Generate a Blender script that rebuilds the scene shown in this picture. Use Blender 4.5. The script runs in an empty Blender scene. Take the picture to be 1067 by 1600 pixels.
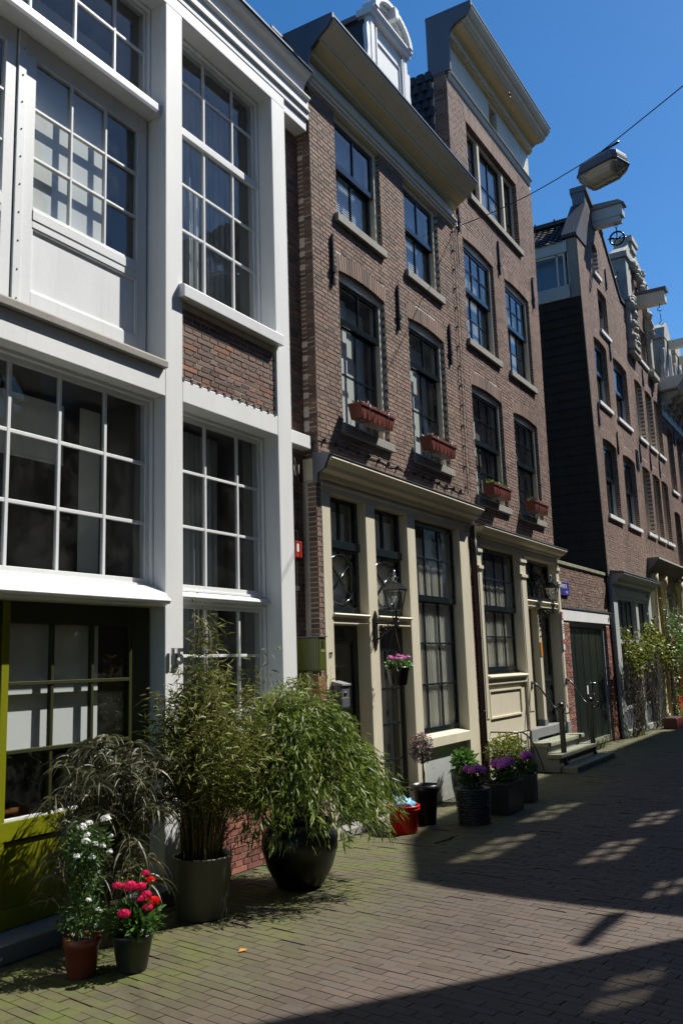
import bpy, math, random
import numpy as np
from mathutils import Vector, Matrix, noise
random.seed(7); np.random.seed(7)
R = math.radians
sc = bpy.context.scene
COL = sc.collection

# ------------------------------------------------------------------ camera
def setup_camera():
    f, p, r, y = 1388.6, 0.171, -0.03277, 1.03855
    fwd = Vector((math.sin(y)*math.cos(p), math.cos(y)*math.cos(p), math.sin(p)))
    right = Vector((math.cos(y), -math.sin(y), 0)); up = right.cross(fwd)
    r2 = right*math.cos(r)+up*math.sin(r); u2 = -right*math.sin(r)+up*math.cos(r)
    m = Matrix((r2, u2, -fwd)).transposed().to_4x4(); m.translation = Vector((0, -4.78, 1.7))
    cam = bpy.data.cameras.new('camera'); cam.sensor_fit = 'VERTICAL'; cam.sensor_height = 24
    cam.lens = f*24/1600; cam.clip_start = 0.05; cam.clip_end = 2000
    o = bpy.data.objects.new('camera', cam); COL.objects.link(o); o.matrix_world = m
    sc.camera = o
setup_camera()
# ------------------------------------------------------------------ sky, sun, exposure
SUN = Vector((1.4, -1.0, 2.2)).normalized()
W = bpy.data.worlds.new('World'); sc.world = W; W.use_nodes = True
nt = W.node_tree; bg = nt.nodes['Background']
sky = nt.nodes.new('ShaderNodeTexSky'); sky.sky_type = 'NISHITA'; sky.sun_disc = False
sky.sun_elevation = math.asin(SUN.z); sky.sun_rotation = math.atan2(SUN.x, SUN.y)
sky.air_density = 1.0; sky.dust_density = 0.35; sky.ozone_density = 4.0; sky.altitude = 0
hs = nt.nodes.new('ShaderNodeHueSaturation'); hs.inputs['Saturation'].default_value = 1.3
nt.links.new(sky.outputs[0], hs.inputs['Color']); nt.links.new(hs.outputs[0], bg.inputs[0]); bg.inputs[1].default_value = 0.085
sl = bpy.data.lights.new('sun', 'SUN'); sl.energy = 5.0; sl.angle = R(0.53); sl.color = (1.0, 0.965, 0.90)
so = bpy.data.objects.new('sun', sl); COL.objects.link(so)
so.rotation_euler = (-SUN).to_track_quat('-Z', 'Y').to_euler(); so.location = (10, -20, 30)
sc.view_settings.view_transform = 'Standard'; sc.view_settings.look = 'None'
sc.view_settings.gamma = 1; sc.view_settings.exposure = 0.62; sc.view_settings.use_curve_mapping = False
sc.cycles.max_bounces = 8; sc.cycles.transparent_max_bounces = 16
sc.cycles.caustics_reflective = False; sc.cycles.caustics_refractive = False
sc.cycles.use_denoising = True

# ------------------------------------------------------------------ materials
def newmat(name):
    m = bpy.data.materials.new(name); m.use_nodes = True
    return m, m.node_tree, m.node_tree.nodes['Principled BSDF']
def nz(t, scale, detail=4, rough=.6, vec=None, stretch=None):
    n = t.nodes.new('ShaderNodeTexNoise'); n.inputs['Scale'].default_value = scale
    n.inputs['Detail'].default_value = detail; n.inputs['Roughness'].default_value = rough
    tc = t.nodes.new('ShaderNodeNewGeometry')
    src = tc.outputs['Position']
    if stretch:
        mp = t.nodes.new('ShaderNodeMapping'); mp.inputs['Scale'].default_value = stretch
        t.links.new(src, mp.inputs['Vector']); src = mp.outputs[0]
    t.links.new(src, n.inputs['Vector']); return n
def ramp(t, fac, stops):
    r = t.nodes.new('ShaderNodeValToRGB'); e = r.color_ramp.elements
    while len(e) > 1: e.remove(e[-1])
    e[0].position = stops[0][0]; e[0].color = (*stops[0][1], 1)
    for p, c in stops[1:]:
        k = e.new(p); k.color = (*c, 1)
    t.links.new(fac, r.inputs['Fac']); return r
def mixc(t, fac, a, b, mode='MIX'):
    m = t.nodes.new('ShaderNodeMix'); m.data_type = 'RGBA'; m.blend_type = mode
    for i, v in ((0, fac), (6, a), (7, b)):
        if isinstance(v, (int, float)): m.inputs[i].default_value = v
        elif isinstance(v, tuple): m.inputs[i].default_value = (*v, 1)
        else: t.links.new(v, m.inputs[i])
    return m.outputs[2]
def bump(t, bs, h, strength=.3, dist=.01):
    b = t.nodes.new('ShaderNodeBump'); b.inputs['Strength'].default_value = strength; b.inputs['Distance'].default_value = dist
    t.links.new(h, b.inputs['Height']); t.links.new(b.outputs[0], bs.inputs['Normal'])
def paint(name, c, rough=.45, dirt=.25, bumpy=.15, scale=3, metal=0, streak=True, dirtc=None, splash=False):
    m, t, b = newmat(name)
    n = nz(t, scale, 6, .65, stretch=(1, 1, .25) if streak else None)
    r = ramp(t, n.outputs['Fac'], [(.35, (0, 0, 0)), (.75, (1, 1, 1))])
    dc = dirtc or tuple(x*.62 for x in c)
    f = t.nodes.new('ShaderNodeMath'); f.operation = 'MULTIPLY'; f.inputs[1].default_value = dirt
    t.links.new(r.outputs[0], f.inputs[0])
    col = mixc(t, f.outputs[0], c, dc)
    n2 = nz(t, 60, 3, .5)
    col = mixc(t, .12, col, n2.outputs['Fac'], 'OVERLAY') if dirt > 0 else col
    if splash:   # mud splashed and algae grown on the lowest half metre, drip stains higher up
        g = t.nodes.new('ShaderNodeNewGeometry'); sp = t.nodes.new('ShaderNodeSeparateXYZ'); t.links.new(g.outputs['Position'], sp.inputs[0])
        mr = t.nodes.new('ShaderNodeMapRange'); mr.inputs[1].default_value = .55; mr.inputs[2].default_value = 0.0; t.links.new(sp.outputs[2], mr.inputs[0])
        ns = nz(t, 9, 6, .7); mu = t.nodes.new('ShaderNodeMath'); mu.operation = 'MULTIPLY'; t.links.new(mr.outputs[0], mu.inputs[0]); t.links.new(ns.outputs['Fac'], mu.inputs[1])
        col = mixc(t, mu.outputs[0], col, (.13, .13, .08))
        nd = nz(t, 1, 5, .7, stretch=(22, 22, .8)); rd = ramp(t, nd.outputs['Fac'], [(.56, (0, 0, 0)), (.75, (.35, .35, .35))]); col = mixc(t, rd.outputs[0], col, tuple(x*.6 for x in c))
    t.links.new(col, b.inputs['Base Color']); b.inputs['Roughness'].default_value = rough; b.inputs['Metallic'].default_value = metal
    n3 = nz(t, 25, 4, .6); bump(t, b, n3.outputs['Fac'], bumpy, .006)
    return m
def attr(t, name='tint'):
    a = t.nodes.new('ShaderNodeAttribute'); a.attribute_name = name; return a.outputs['Fac']
def brickmat(name, stops, rough=.85, speck=(.42, .34, .27), speckamt=.28):
    m, t, b = newmat(name)
    r = ramp(t, attr(t), stops)
    n = nz(t, 40, 5, .7); n2 = nz(t, 220, 3, .6); n3 = nz(t, .9, 6, .65, stretch=(1, 1, .35))
    c = mixc(t, .35, r.outputs[0], n.outputs['Fac'], 'OVERLAY')
    c = mixc(t, .3, c, n2.outputs['Fac'], 'OVERLAY')
    c = mixc(t, .7, c, n3.outputs['Fac'], 'OVERLAY')
    r2 = ramp(t, n.outputs['Fac'], [(.60, (0, 0, 0)), (.78, (1, 1, 1))])
    f = t.nodes.new('ShaderNodeMath'); f.operation = 'MULTIPLY'; f.inputs[1].default_value = speckamt
    t.links.new(r2.outputs[0], f.inputs[0]); c = mixc(t, f.outputs[0], c, speck)
    t.links.new(c, b.inputs['Base Color']); b.inputs['Roughness'].default_value = rough
    bump(t, b, n.outputs['Fac'], .5, .006)
    return m
M = {}
M['white'] = paint('white_paint', (.72, .735, .74), .42, .38, .12, 2.2, dirtc=(.50, .49, .45), splash=True)
M['white2'] = paint('white_render', (.73, .74, .735), .6, .4, .14, 1.6, dirtc=(.50, .49, .46), splash=True)
M['cream'] = paint('cream_paint', (.68, .62, .47), .42, .45, .12, 2.5, splash=True)
M['yellowcream'] = paint('yellow_cream_paint', (.66, .55, .33), .45, .35, .08, 2.5)
M['palegrey'] = paint('pale_grey_paint', (.46, .48, .47), .45, .3, .1, 2.5, splash=True)
M['black'] = paint('black_green_gloss_paint', (.010, .015, .018), .14, .2, .03, 4)
M['limeshade'] = paint('shaded_lime_paint', (.035, .038, .012), .35, .4, .06, 3)  # the lime door paint again, with shade put into its colour
M['lime'] = paint('olive_lime_paint', (.19, .20, .006), .3, .35, .06, 2.5, dirtc=(.09, .10, .01))
M['zinc'] = paint('weathered_zinc', (.13, .14, .165), .4, .5, .1, 2.5, .3)
M['stone'] = paint('grey_stone', (.27, .255, .225), .8, .6, .4, 5, streak=False)
M['mossstone'] = paint('mossy_grey_stone', (.26, .26, .20), .85, .8, .4, 6, streak=False, dirtc=(.10, .13, .03))
M['bluestone'] = paint('blue_grey_stone', (.20, .205, .21), .7, .6, .3, 5, streak=False)
M['iron'] = paint('black_iron', (.012, .012, .013), .3, .3, .2, 8)
M['slate'] = paint('dark_slate', (.035, .033, .034), .5, .6, .3, 4, streak=False)
M['tar'] = paint('tarred_wood', (.020, .012, .008), .9, .8, .6, 5, dirtc=(.035, .028, .024))
M['terra'] = paint('terracotta', (.26, .085, .045), .7, .5, .3, 8, streak=False)
M['green_metal'] = paint('green_metal', (.07, .09, .012), .35, .4, .1, 5)
M['red_plastic'] = paint('red_plastic', (.62, .01, .006), .3, .1, .02, 5)
M['red_paint'] = paint('red_paint', (.45, .03, .015), .4, .3, .05, 5)
M['brown_plastic'] = paint('brown_red_plastic', (.17, .042, .026), .4, .3, .05, 5)
M['dark_pot'] = paint('dark_grey_plastic', (.028, .033, .034), .4, .4, .08, 6, streak=False)
M['black_glaze'] = paint('black_glaze', (.006, .006, .006), .32, .2, .05, 5, streak=False)
M['zinc_pot'] = paint('dull_zinc', (.125, .13, .115), .5, .7, .15, 4, dirtc=(.06, .065, .05))
M['soil'] = paint('soil', (.035, .022, .014), .95, .5, 1, 40, streak=False)
M['grey_plastic'] = paint('grey_plastic', (.26, .27, .27), .4, .3, .05, 5)
M['chrome'] = paint('brushed_metal', (.45, .45, .45), .25, .2, .02, 5, .9)
M['sand'] = paint('sandstone', (.42, .40, .34), .8, .8, .7, 7, streak=False, dirtc=(.16, .155, .14))
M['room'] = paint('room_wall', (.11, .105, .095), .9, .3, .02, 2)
M['wood'] = paint('varnished_wood', (.22, .09, .03), .4, .3, .05, 5)
M['mortar'] = paint('pale_mortar', (.66, .59, .50), .95, .7, .8, 9, streak=False)
M['mortard'] = paint('grey_mortar', (.33, .29, .25), .95, .7, .8, 9, streak=False)
M['bark'] = paint('bark', (.10, .075, .05), .9, .6, .8, 12)
M['gate'] = paint('dark_green_boards', (.010, .015, .013), .35, .6, .15, 4, dirtc=(.022, .028, .02))
M['purple'] = paint('blue_enamel', (.03, .03, .28), .25, .2, .02, 5)
M['whiteflat'] = paint('white_lettering', (.75, .75, .75), .5, 0, 0, 5)
M['blackflat'] = paint('black_lettering', (.02, .02, .02), .5, 0, 0, 5)
M['orange'] = paint('orange_lettering', (.5, .2, .02), .5, 0, 0, 5)
M['cable'] = paint('dark_cable', (.03, .022, .02), .6, .2, .1, 5)
M['oppbrick'] = paint('dark_far_brick', (.13, .085, .07), .9, .5, .3, 3)
BR17 = [(0, (0.097, 0.065, 0.05)), (0.15, (0.142, 0.093, 0.068)), (0.4, (0.188, 0.119, 0.085)), (0.6, (0.214, 0.135, 0.096)), (0.78, (0.178, 0.121, 0.092)), (0.93, (0.238, 0.153, 0.111)), (0.98, (0.238, 0.102, 0.072)), (1, (0.122, 0.093, 0.076))]
BR15 = [(0, (.07, .045, .035)), (.2, (.13, .08, .058)), (.5, (.17, .105, .075)), (.80, (.15, .10, .08)), (.92, (.19, .085, .06)), (.97, (.28, .12, .06)), (1, (.20, .15, .11))]
BR3 = [(0, (0.102, 0.061, 0.05)), (0.3, (0.178, 0.112, 0.085)), (0.6, (0.218, 0.138, 0.104)), (0.85, (0.193, 0.13, 0.102)), (0.97, (0.223, 0.112, 0.085)), (1, (0.122, 0.084, 0.072))]
M['brick17'] = brickmat('brown_brick', BR17); M['brick15'] = brickmat('old_brown_brick', BR15, speckamt=.7)
M['brick3'] = brickmat('pinkish_brown_brick', BR3); M['brick4'] = brickmat('light_brown_brick', [(0, (.13, .09, .07)), (.5, (.245, .155, .112)), (1, (.19, .125, .10))])
M['brickred'] = brickmat('red_brick', [(0, (.13, .05, .04)), (.5, (.24, .085, .06)), (1, (.30, .12, .08))])
M['tile'] = brickmat('dark_roof_tile', [(0, (.018, .018, .02)), (1, (.04, .036, .035))], .5, (.06, .06, .05), .3)

def pavemat():
    m, t, b = newmat('paving_brick')
    r = ramp(t, attr(t), [(0, (.060, .042, .030)), (.3, (.074, .053, .038)), (.6, (.082, .058, .043)), (.85, (.072, .057, .045)), (.97, (.090, .060, .044)), (1, (.05, .04, .032))])
    n = nz(t, 30, 5, .7); n2 = nz(t, 250, 3, .6)
    c = mixc(t, .3, r.outputs[0], n.outputs['Fac'], 'OVERLAY'); c = mixc(t, .35, c, n2.outputs['Fac'], 'OVERLAY')
    g = t.nodes.new('ShaderNodeNewGeometry'); sp = t.nodes.new('ShaderNodeSeparateXYZ'); t.links.new(g.outputs['Position'], sp.inputs[0])
    mr = t.nodes.new('ShaderNodeMapRange'); mr.inputs[1].default_value = -2.9; mr.inputs[2].default_value = -1.1; t.links.new(sp.outputs[1], mr.inputs[0])
    nb = nz(t, 2.8, 8, .72); mul = t.nodes.new('ShaderNodeMath'); mul.operation = 'MULTIPLY_ADD'
    t.links.new(nb.outputs['Fac'], mul.inputs[0]); t.links.new(mr.outputs[0], mul.inputs[1]); mul.inputs[2].default_value = 0
    mm = ramp(t, mul.outputs[0], [(.24, (0, 0, 0)), (.44, (.45, .45, .45)), (.60, (1.3, 1.3, 1.3))])
    ns = nz(t, 45, 5, .75); mask = mixc(t, .8, mm.outputs[0], ns.outputs['Fac'], 'MULTIPLY')
    nbig = nz(t, .55, 4, .6); c = mixc(t, .5, c, nbig.outputs['Fac'], 'OVERLAY'); c = mixc(t, mask, c, (.085, .105, .014))
    t.links.new(c, b.inputs['Base Color']); b.inputs['Roughness'].default_value = .8
    bump(t, b, n.outputs['Fac'], .35, .004)
    return m
M['paving'] = pavemat()
def groundmat():
    m, t, b = newmat('joint_sand')
    n = nz(t, 2, 5, .7); n2 = nz(t, 90, 3, .7)
    c = ramp(t, n.outputs['Fac'], [(.40, (.030, .025, .018)), (.62, (.055, .070, .014))])
    c2 = mixc(t, .5, c.outputs[0], n2.outputs['Fac'], 'OVERLAY')
    t.links.new(c2, b.inputs['Base Color']); b.inputs['Roughness'].default_value = .95; bump(t, b, n2.outputs['Fac'], .8, .01)
    return m
M['ground'] = groundmat()
def glassmat(name='window_glass', ior=1.55, wob=.35, tint=(.985, .995, .99)):
    m, t, b = newmat(name); t.nodes.remove(b)
    tr = t.nodes.new('ShaderNodeBsdfTransparent'); tr.inputs[0].default_value = (*tint, 1)
    gl = t.nodes.new('ShaderNodeBsdfGlossy'); gl.inputs['Roughness'].default_value = .01
    # Schlick reflectance of one face, the same from both sides of the sheet
    ge = t.nodes.new('ShaderNodeNewGeometry'); dp = t.nodes.new('ShaderNodeVectorMath'); dp.operation = 'DOT_PRODUCT'
    t.links.new(ge.outputs['Incoming'], dp.inputs[0]); t.links.new(ge.outputs['Normal'], dp.inputs[1])
    def mth(op, a, b=None):
        k = t.nodes.new('ShaderNodeMath'); k.operation = op
        for i, v in ((0, a), (1, b)):
            if v is None: continue
            if isinstance(v, (int, float)): k.inputs[i].default_value = v
            else: t.links.new(v, k.inputs[i])
        return k.outputs[0]
    f0 = ((ior-1)/(ior+1))**2
    fr = mth('ADD', mth('MULTIPLY', mth('POWER', mth('SUBTRACT', 1.0, mth('ABSOLUTE', dp.outputs['Value'])), 5.0), 1-f0), f0)
    n = nz(t, 2.6, 2, .5); bp = t.nodes.new('ShaderNodeBump'); bp.inputs['Strength'].default_value = wob; bp.inputs['Distance'].default_value = .012
    t.links.new(n.outputs['Fac'], bp.inputs['Height']); t.links.new(bp.outputs[0], gl.inputs['Normal'])
    df = t.nodes.new('ShaderNodeBsdfDiffuse'); df.inputs[0].default_value = (.5, .5, .48, 1)
    dn = nz(t, 3, 6, .75); dr = ramp(t, dn.outputs['Fac'], [(.45, (0, 0, 0)), (.85, (.04, .04, .04))])
    mx0 = t.nodes.new('ShaderNodeMixShader'); t.links.new(dr.outputs[0], mx0.inputs[0]); t.links.new(tr.outputs[0], mx0.inputs[1]); t.links.new(df.outputs[0], mx0.inputs[2])
    mx = t.nodes.new('ShaderNodeMixShader'); t.links.new(fr, mx.inputs[0]); t.links.new(mx0.outputs[0], mx.inputs[1]); t.links.new(gl.outputs[0], mx.inputs[2])
    t.links.new(mx.outputs[0], t.nodes['Material Output'].inputs[0]); return m
M['glass'] = glassmat()
M['patchglass'] = glassmat('sun_patch_glass', 1.3, .1, (.965, .965, .95))  # glazing of the added openings, dims the sun patches on the street
def cloth(name, c, trans=.35):
    m, t, b = newmat(name); t.nodes.remove(b)
    d = t.nodes.new('ShaderNodeBsdfDiffuse'); d.inputs[0].default_value = (*c, 1)
    tl = t.nodes.new('ShaderNodeBsdfTranslucent'); tl.inputs[0].default_value = (*c, 1)
    mx = t.nodes.new('ShaderNodeMixShader'); mx.inputs[0].default_value = trans
    t.links.new(d.outputs[0], mx.inputs[1]); t.links.new(tl.outputs[0], mx.inputs[2]); t.links.new(mx.outputs[0], t.nodes['Material Output'].inputs[0]); return m
M['curtain'] = cloth('cream_net_curtain', (.90, .88, .77), .1)
M['curtaingrey'] = cloth('grey_curtain', (.26, .28, .30), .1)
M['blind'] = cloth('white_blind', (.82, .84, .84), .15)
M['greywhite'] = cloth('grey_white_blind', (.72, .76, .72), .1)
M['bag'] = paint('blue_plastic_bag', (.12, .42, .62), .25, .3, .3, 14, streak=False, dirtc=(.6, .65, .7))
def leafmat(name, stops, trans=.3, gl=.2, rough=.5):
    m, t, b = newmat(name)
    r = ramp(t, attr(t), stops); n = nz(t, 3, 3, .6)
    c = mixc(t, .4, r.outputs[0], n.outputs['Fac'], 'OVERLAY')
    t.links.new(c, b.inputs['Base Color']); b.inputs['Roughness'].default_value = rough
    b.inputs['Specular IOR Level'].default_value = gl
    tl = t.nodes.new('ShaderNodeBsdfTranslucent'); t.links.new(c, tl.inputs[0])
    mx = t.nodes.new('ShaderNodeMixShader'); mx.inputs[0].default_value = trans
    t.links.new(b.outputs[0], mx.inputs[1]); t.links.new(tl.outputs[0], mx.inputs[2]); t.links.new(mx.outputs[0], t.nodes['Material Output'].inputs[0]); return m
M['bush'] = leafmat('bamboo_leaf', [(0, (.07, .11, .015)), (.5, (.14, .20, .028)), (.85, (.22, .27, .04)), (1, (.27, .25, .09))], .35, .3, .45)
M['bamboo'] = leafmat('dry_bamboo_leaf', [(0, (.075, .09, .015)), (.4, (.17, .20, .03)), (.7, (.23, .22, .055)), (.9, (.19, .12, .055)), (1, (.26, .20, .11))], .3, .3)
M['cane'] = leafmat('bamboo_cane', [(0, (.09, .085, .03)), (1, (.19, .16, .07))], .05, .4)
M['grass'] = leafmat('olive_grass_blade', [(0, (.045, .05, .02)), (.6, (.095, .095, .045)), (1, (.20, .18, .10))], .2, .5)
M['green'] = leafmat('green_leaf', [(0, (.03, .07, .015)), (.6, (.065, .14, .025)), (1, (.11, .22, .035))], .25, .5)
M['bright'] = leafmat('bright_green_leaf', [(0, (.06, .15, .025)), (1, (.12, .26, .04))], .3, .5)
M['yellow'] = leafmat('yellow_green_leaf', [(0, (.06, .10, .015)), (.5, (.17, .20, .025)), (1, (.32, .32, .04))], .3, .5)
M['dark'] = leafmat('dark_leaf', [(0, (.03, .032, .03)), (1, (.07, .06, .05))], .2, .5)
M['pink'] = leafmat('pink_petal', [(0, (.62, .14, .42)), (1, (.85, .42, .70))], .3, .2)
M['magenta'] = leafmat('magenta_petal', [(0, (.62, .08, .45)), (1, (.90, .34, .76))], .3, .2)
M['hotpink'] = leafmat('hot_pink_petal', [(0, (.60, .015, .09)), (1, (.85, .05, .20))], .3, .2)
M['redp'] = leafmat('red_petal', [(0, (.65, .008, .01)), (1, (.85, .03, .03))], .3, .2)
M['whitep'] = leafmat('white_petal', [(0, (.70, .70, .66)), (1, (.85, .85, .82))], .3, .2)
M['dustpink'] = leafmat('dusty_pink_petal', [(0, (.42, .07, .14)), (1, (.75, .28, .38))], .3, .2)
M['moss'] = leafmat('moss', [(0, (.05, .08, .012)), (1, (.10, .14, .02))], .1, .1)
def bulbmat():
    m, t, b = newmat('lamp_diffuser'); b.inputs['Base Color'].default_value = (.75, .77, .72, 1); b.inputs['Roughness'].default_value = .12
    b.inputs['Transmission Weight'].default_value = .8; return m
M['diffuser'] = bulbmat()

# ------------------------------------------------------------------ mesh helpers
def root(name, loc, label, cat, group=None):
    o = bpy.data.objects.new(name, None); COL.objects.link(o); o.location = loc
    o.empty_display_size = .1; o['label'] = label; o['category'] = cat
    if group: o['group'] = group
    return o
def wloc(o):
    v = Vector(o.location)
    while o.parent: o = o.parent; v += Vector(o.location)
    return v
class MB:
    def __init__(s): s.v = []; s.f = []; s.t = []; s.sm = []
    def add(s, vs, fs, tint=.5, smooth=False):
        b = len(s.v); s.v += [tuple(p) for p in vs]; s.f += [tuple(i+b for i in q) for q in fs]
        s.t += [tint]*len(vs); s.sm += [smooth]*len(fs); return s
    def box(s, x0, x1, y0, y1, z0, z1, tint=.5, jit=0, back=True):
        a = [(x, y, z) for x in (x0, x1) for y in (y0, y1) for z in (z0, z1)]
        if jit: a = [(x+random.uniform(-jit, jit), y, z+random.uniform(-jit, jit)) for x, y, z in a]
        fs = [(0, 1, 3, 2), (4, 6, 7, 5), (0, 4, 5, 1), (0, 2, 6, 4), (1, 5, 7, 3)]
        if back: fs.append((2, 3, 7, 6))
        return s.add(a, fs, tint)
    def prism_x(s, prof, x0, x1, tint=.5):      # prof: list of (y, z), counter-clockwise seen from -x
        n = len(prof); a = [(x0, y, z) for y, z in prof]+[(x1, y, z) for y, z in prof]
        fs = [(i, (i+1) % n, n+(i+1) % n, n+i) for i in range(n)]+[tuple(range(n))[::-1], tuple(range(n, 2*n))]
        return s.add(a, fs, tint)
    def prism_y(s, prof, y0, y1, tint=.5):      # prof: list of (x, z)
        n = len(prof); a = [(x, y0, z) for x, z in prof]+[(x, y1, z) for x, z in prof]
        fs = [(i, n+i, n+(i+1) % n, (i+1) % n) for i in range(n)]+[tuple(range(n)), tuple(range(n, 2*n))[::-1]]
        return s.add(a, fs, tint)
    def prism_z(s, prof, z0, z1, tint=.5):
        n = len(prof); a = [(x, y, z0) for x, y in prof]+[(x, y, z1) for x, y in prof]
        fs = [(i, (i+1) % n, n+(i+1) % n, n+i) for i in range(n)]+[tuple(range(n))[::-1], tuple(range(n, 2*n))]
        return s.add(a, fs, tint)
    def tube(s, path, r, seg=8, tint=.5, closed=False):
        P = [Vector(p) for p in path]; n = len(P); vs = []; fs = []
        rr = r if isinstance(r, (list, tuple)) else [r]*n
        prev = None
        for i, p in enumerate(P):
            d = (P[(i+1) % n]-P[i-1]) if closed else (P[min(i+1, n-1)]-P[max(i-1, 0)])
            d.normalize()
            if prev is None: u = d.orthogonal().normalized()
            else:
                u = prev-d*prev.dot(d)
                u = u.normalized() if u.length > 1e-5 else d.orthogonal().normalized()
            prev = u; w = d.cross(u)
            for k in range(seg):
                a = 2*math.pi*k/seg; vs.append(p+(u*math.cos(a)+w*math.sin(a))*rr[i])
        m = n if closed else n-1
        for i in range(m):
            for k in range(seg):
                j = (i+1) % n
                fs.append((i*seg+k, i*seg+(k+1) % seg, j*seg+(k+1) % seg, j*seg+k))
        if not closed: fs += [tuple(range(seg))[::-1], tuple(range((n-1)*seg, n*seg))]
        return s.add(vs, fs, tint, True)
    def lathe(s, c, prof, seg=24, tint=.5, sx=1, sy=1, cap=True, smooth=True):  # prof: (r, z)
        vs = []; fs = []; n = len(prof)
        for r, z in prof:
            for k in range(seg):
                a = 2*math.pi*k/seg; vs.append((c[0]+r*sx*math.cos(a), c[1]+r*sy*math.sin(a), c[2]+z))
        for i in range(n-1):
            for k in range(seg): fs.append((i*seg+k, i*seg+(k+1) % seg, (i+1)*seg+(k+1) % seg, (i+1)*seg+k))
        if cap: fs += [tuple(range(seg))[::-1], tuple(range((n-1)*seg, n*seg))]
        return s.add(vs, fs, tint, smooth)
    def sphere(s, c, r, seg=10, rings=6, tint=.5, sz=1):
        prof = [(max(1e-4, r*math.sin(math.pi*i/rings)), -r*sz*math.cos(math.pi*i/rings)) for i in range(rings+1)]
        return s.lathe(c, prof, seg, tint, cap=False)
    def build(s, name, mat, parent=None, kind=None, label=None, bevel=0, tintattr=True):
        me = bpy.data.meshes.new(name); off = wloc(parent) if parent else Vector((0, 0, 0))
        v = np.array(s.v, dtype=np.float64)-np.array(off)
        me.from_pydata(v.tolist(), [], s.f); me.polygons.foreach_set('use_smooth', s.sm)
        if tintattr:
            a = me.attributes.new('tint', 'FLOAT', 'POINT'); a.data.foreach_set('value', s.t)
        me.materials.append(M[mat]); me.update()
        o = bpy.data.objects.new(name, me); COL.objects.link(o)
        if parent: o.parent = parent
        if kind: o['kind'] = kind
        if label: o['label'] = label
        if bevel:
            b = o.modifiers.new('bevel', 'BEVEL'); b.width = bevel; b.segments = 2; b.limit_method = 'ANGLE'
        return o
def single(o, label, cat, group=None):
    o['label'] = label; o['category'] = cat
    if group: o['group'] = group
    return o
def copy_tree(o, parent=None):
    c = o.copy(); COL.objects.link(c); c.parent = parent
    for ch in list(o.children): copy_tree(ch, c)
    return c
def text(name, s, size, loc, mat, parent, depth=.003, rot=(math.pi/2, 0, 0), align='LEFT', sx=1, bold=0):
    cu = bpy.data.curves.new(name, 'FONT'); cu.body = s; cu.size = size; cu.extrude = depth; cu.align_x = align; cu.offset = bold
    tmp = bpy.data.objects.new('tmp', cu); COL.objects.link(tmp); bpy.context.view_layer.update()
    me = bpy.data.meshes.new_from_object(tmp.evaluated_get(bpy.context.evaluated_depsgraph_get()))
    bpy.data.objects.remove(tmp); me.materials.clear(); me.materials.append(M[mat])
    o = bpy.data.objects.new(name, me); COL.objects.link(o); o.rotation_euler = rot; o.scale = (sx, 1, 1)
    if parent: o.parent = parent; o.location = Vector(loc)-wloc(parent)
    else: o.location = loc
    return o
CAM = Vector((0, -4.78, 1.7))
def tri_arch(op, x):
    xc = (op['x0']+op['x1'])/2; w = (op['x1']-op['x0'])/2; u = min(1, abs(x-xc)/w)
    return op['z1']+op.get('rise', 0)*(1-u*u)

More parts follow.
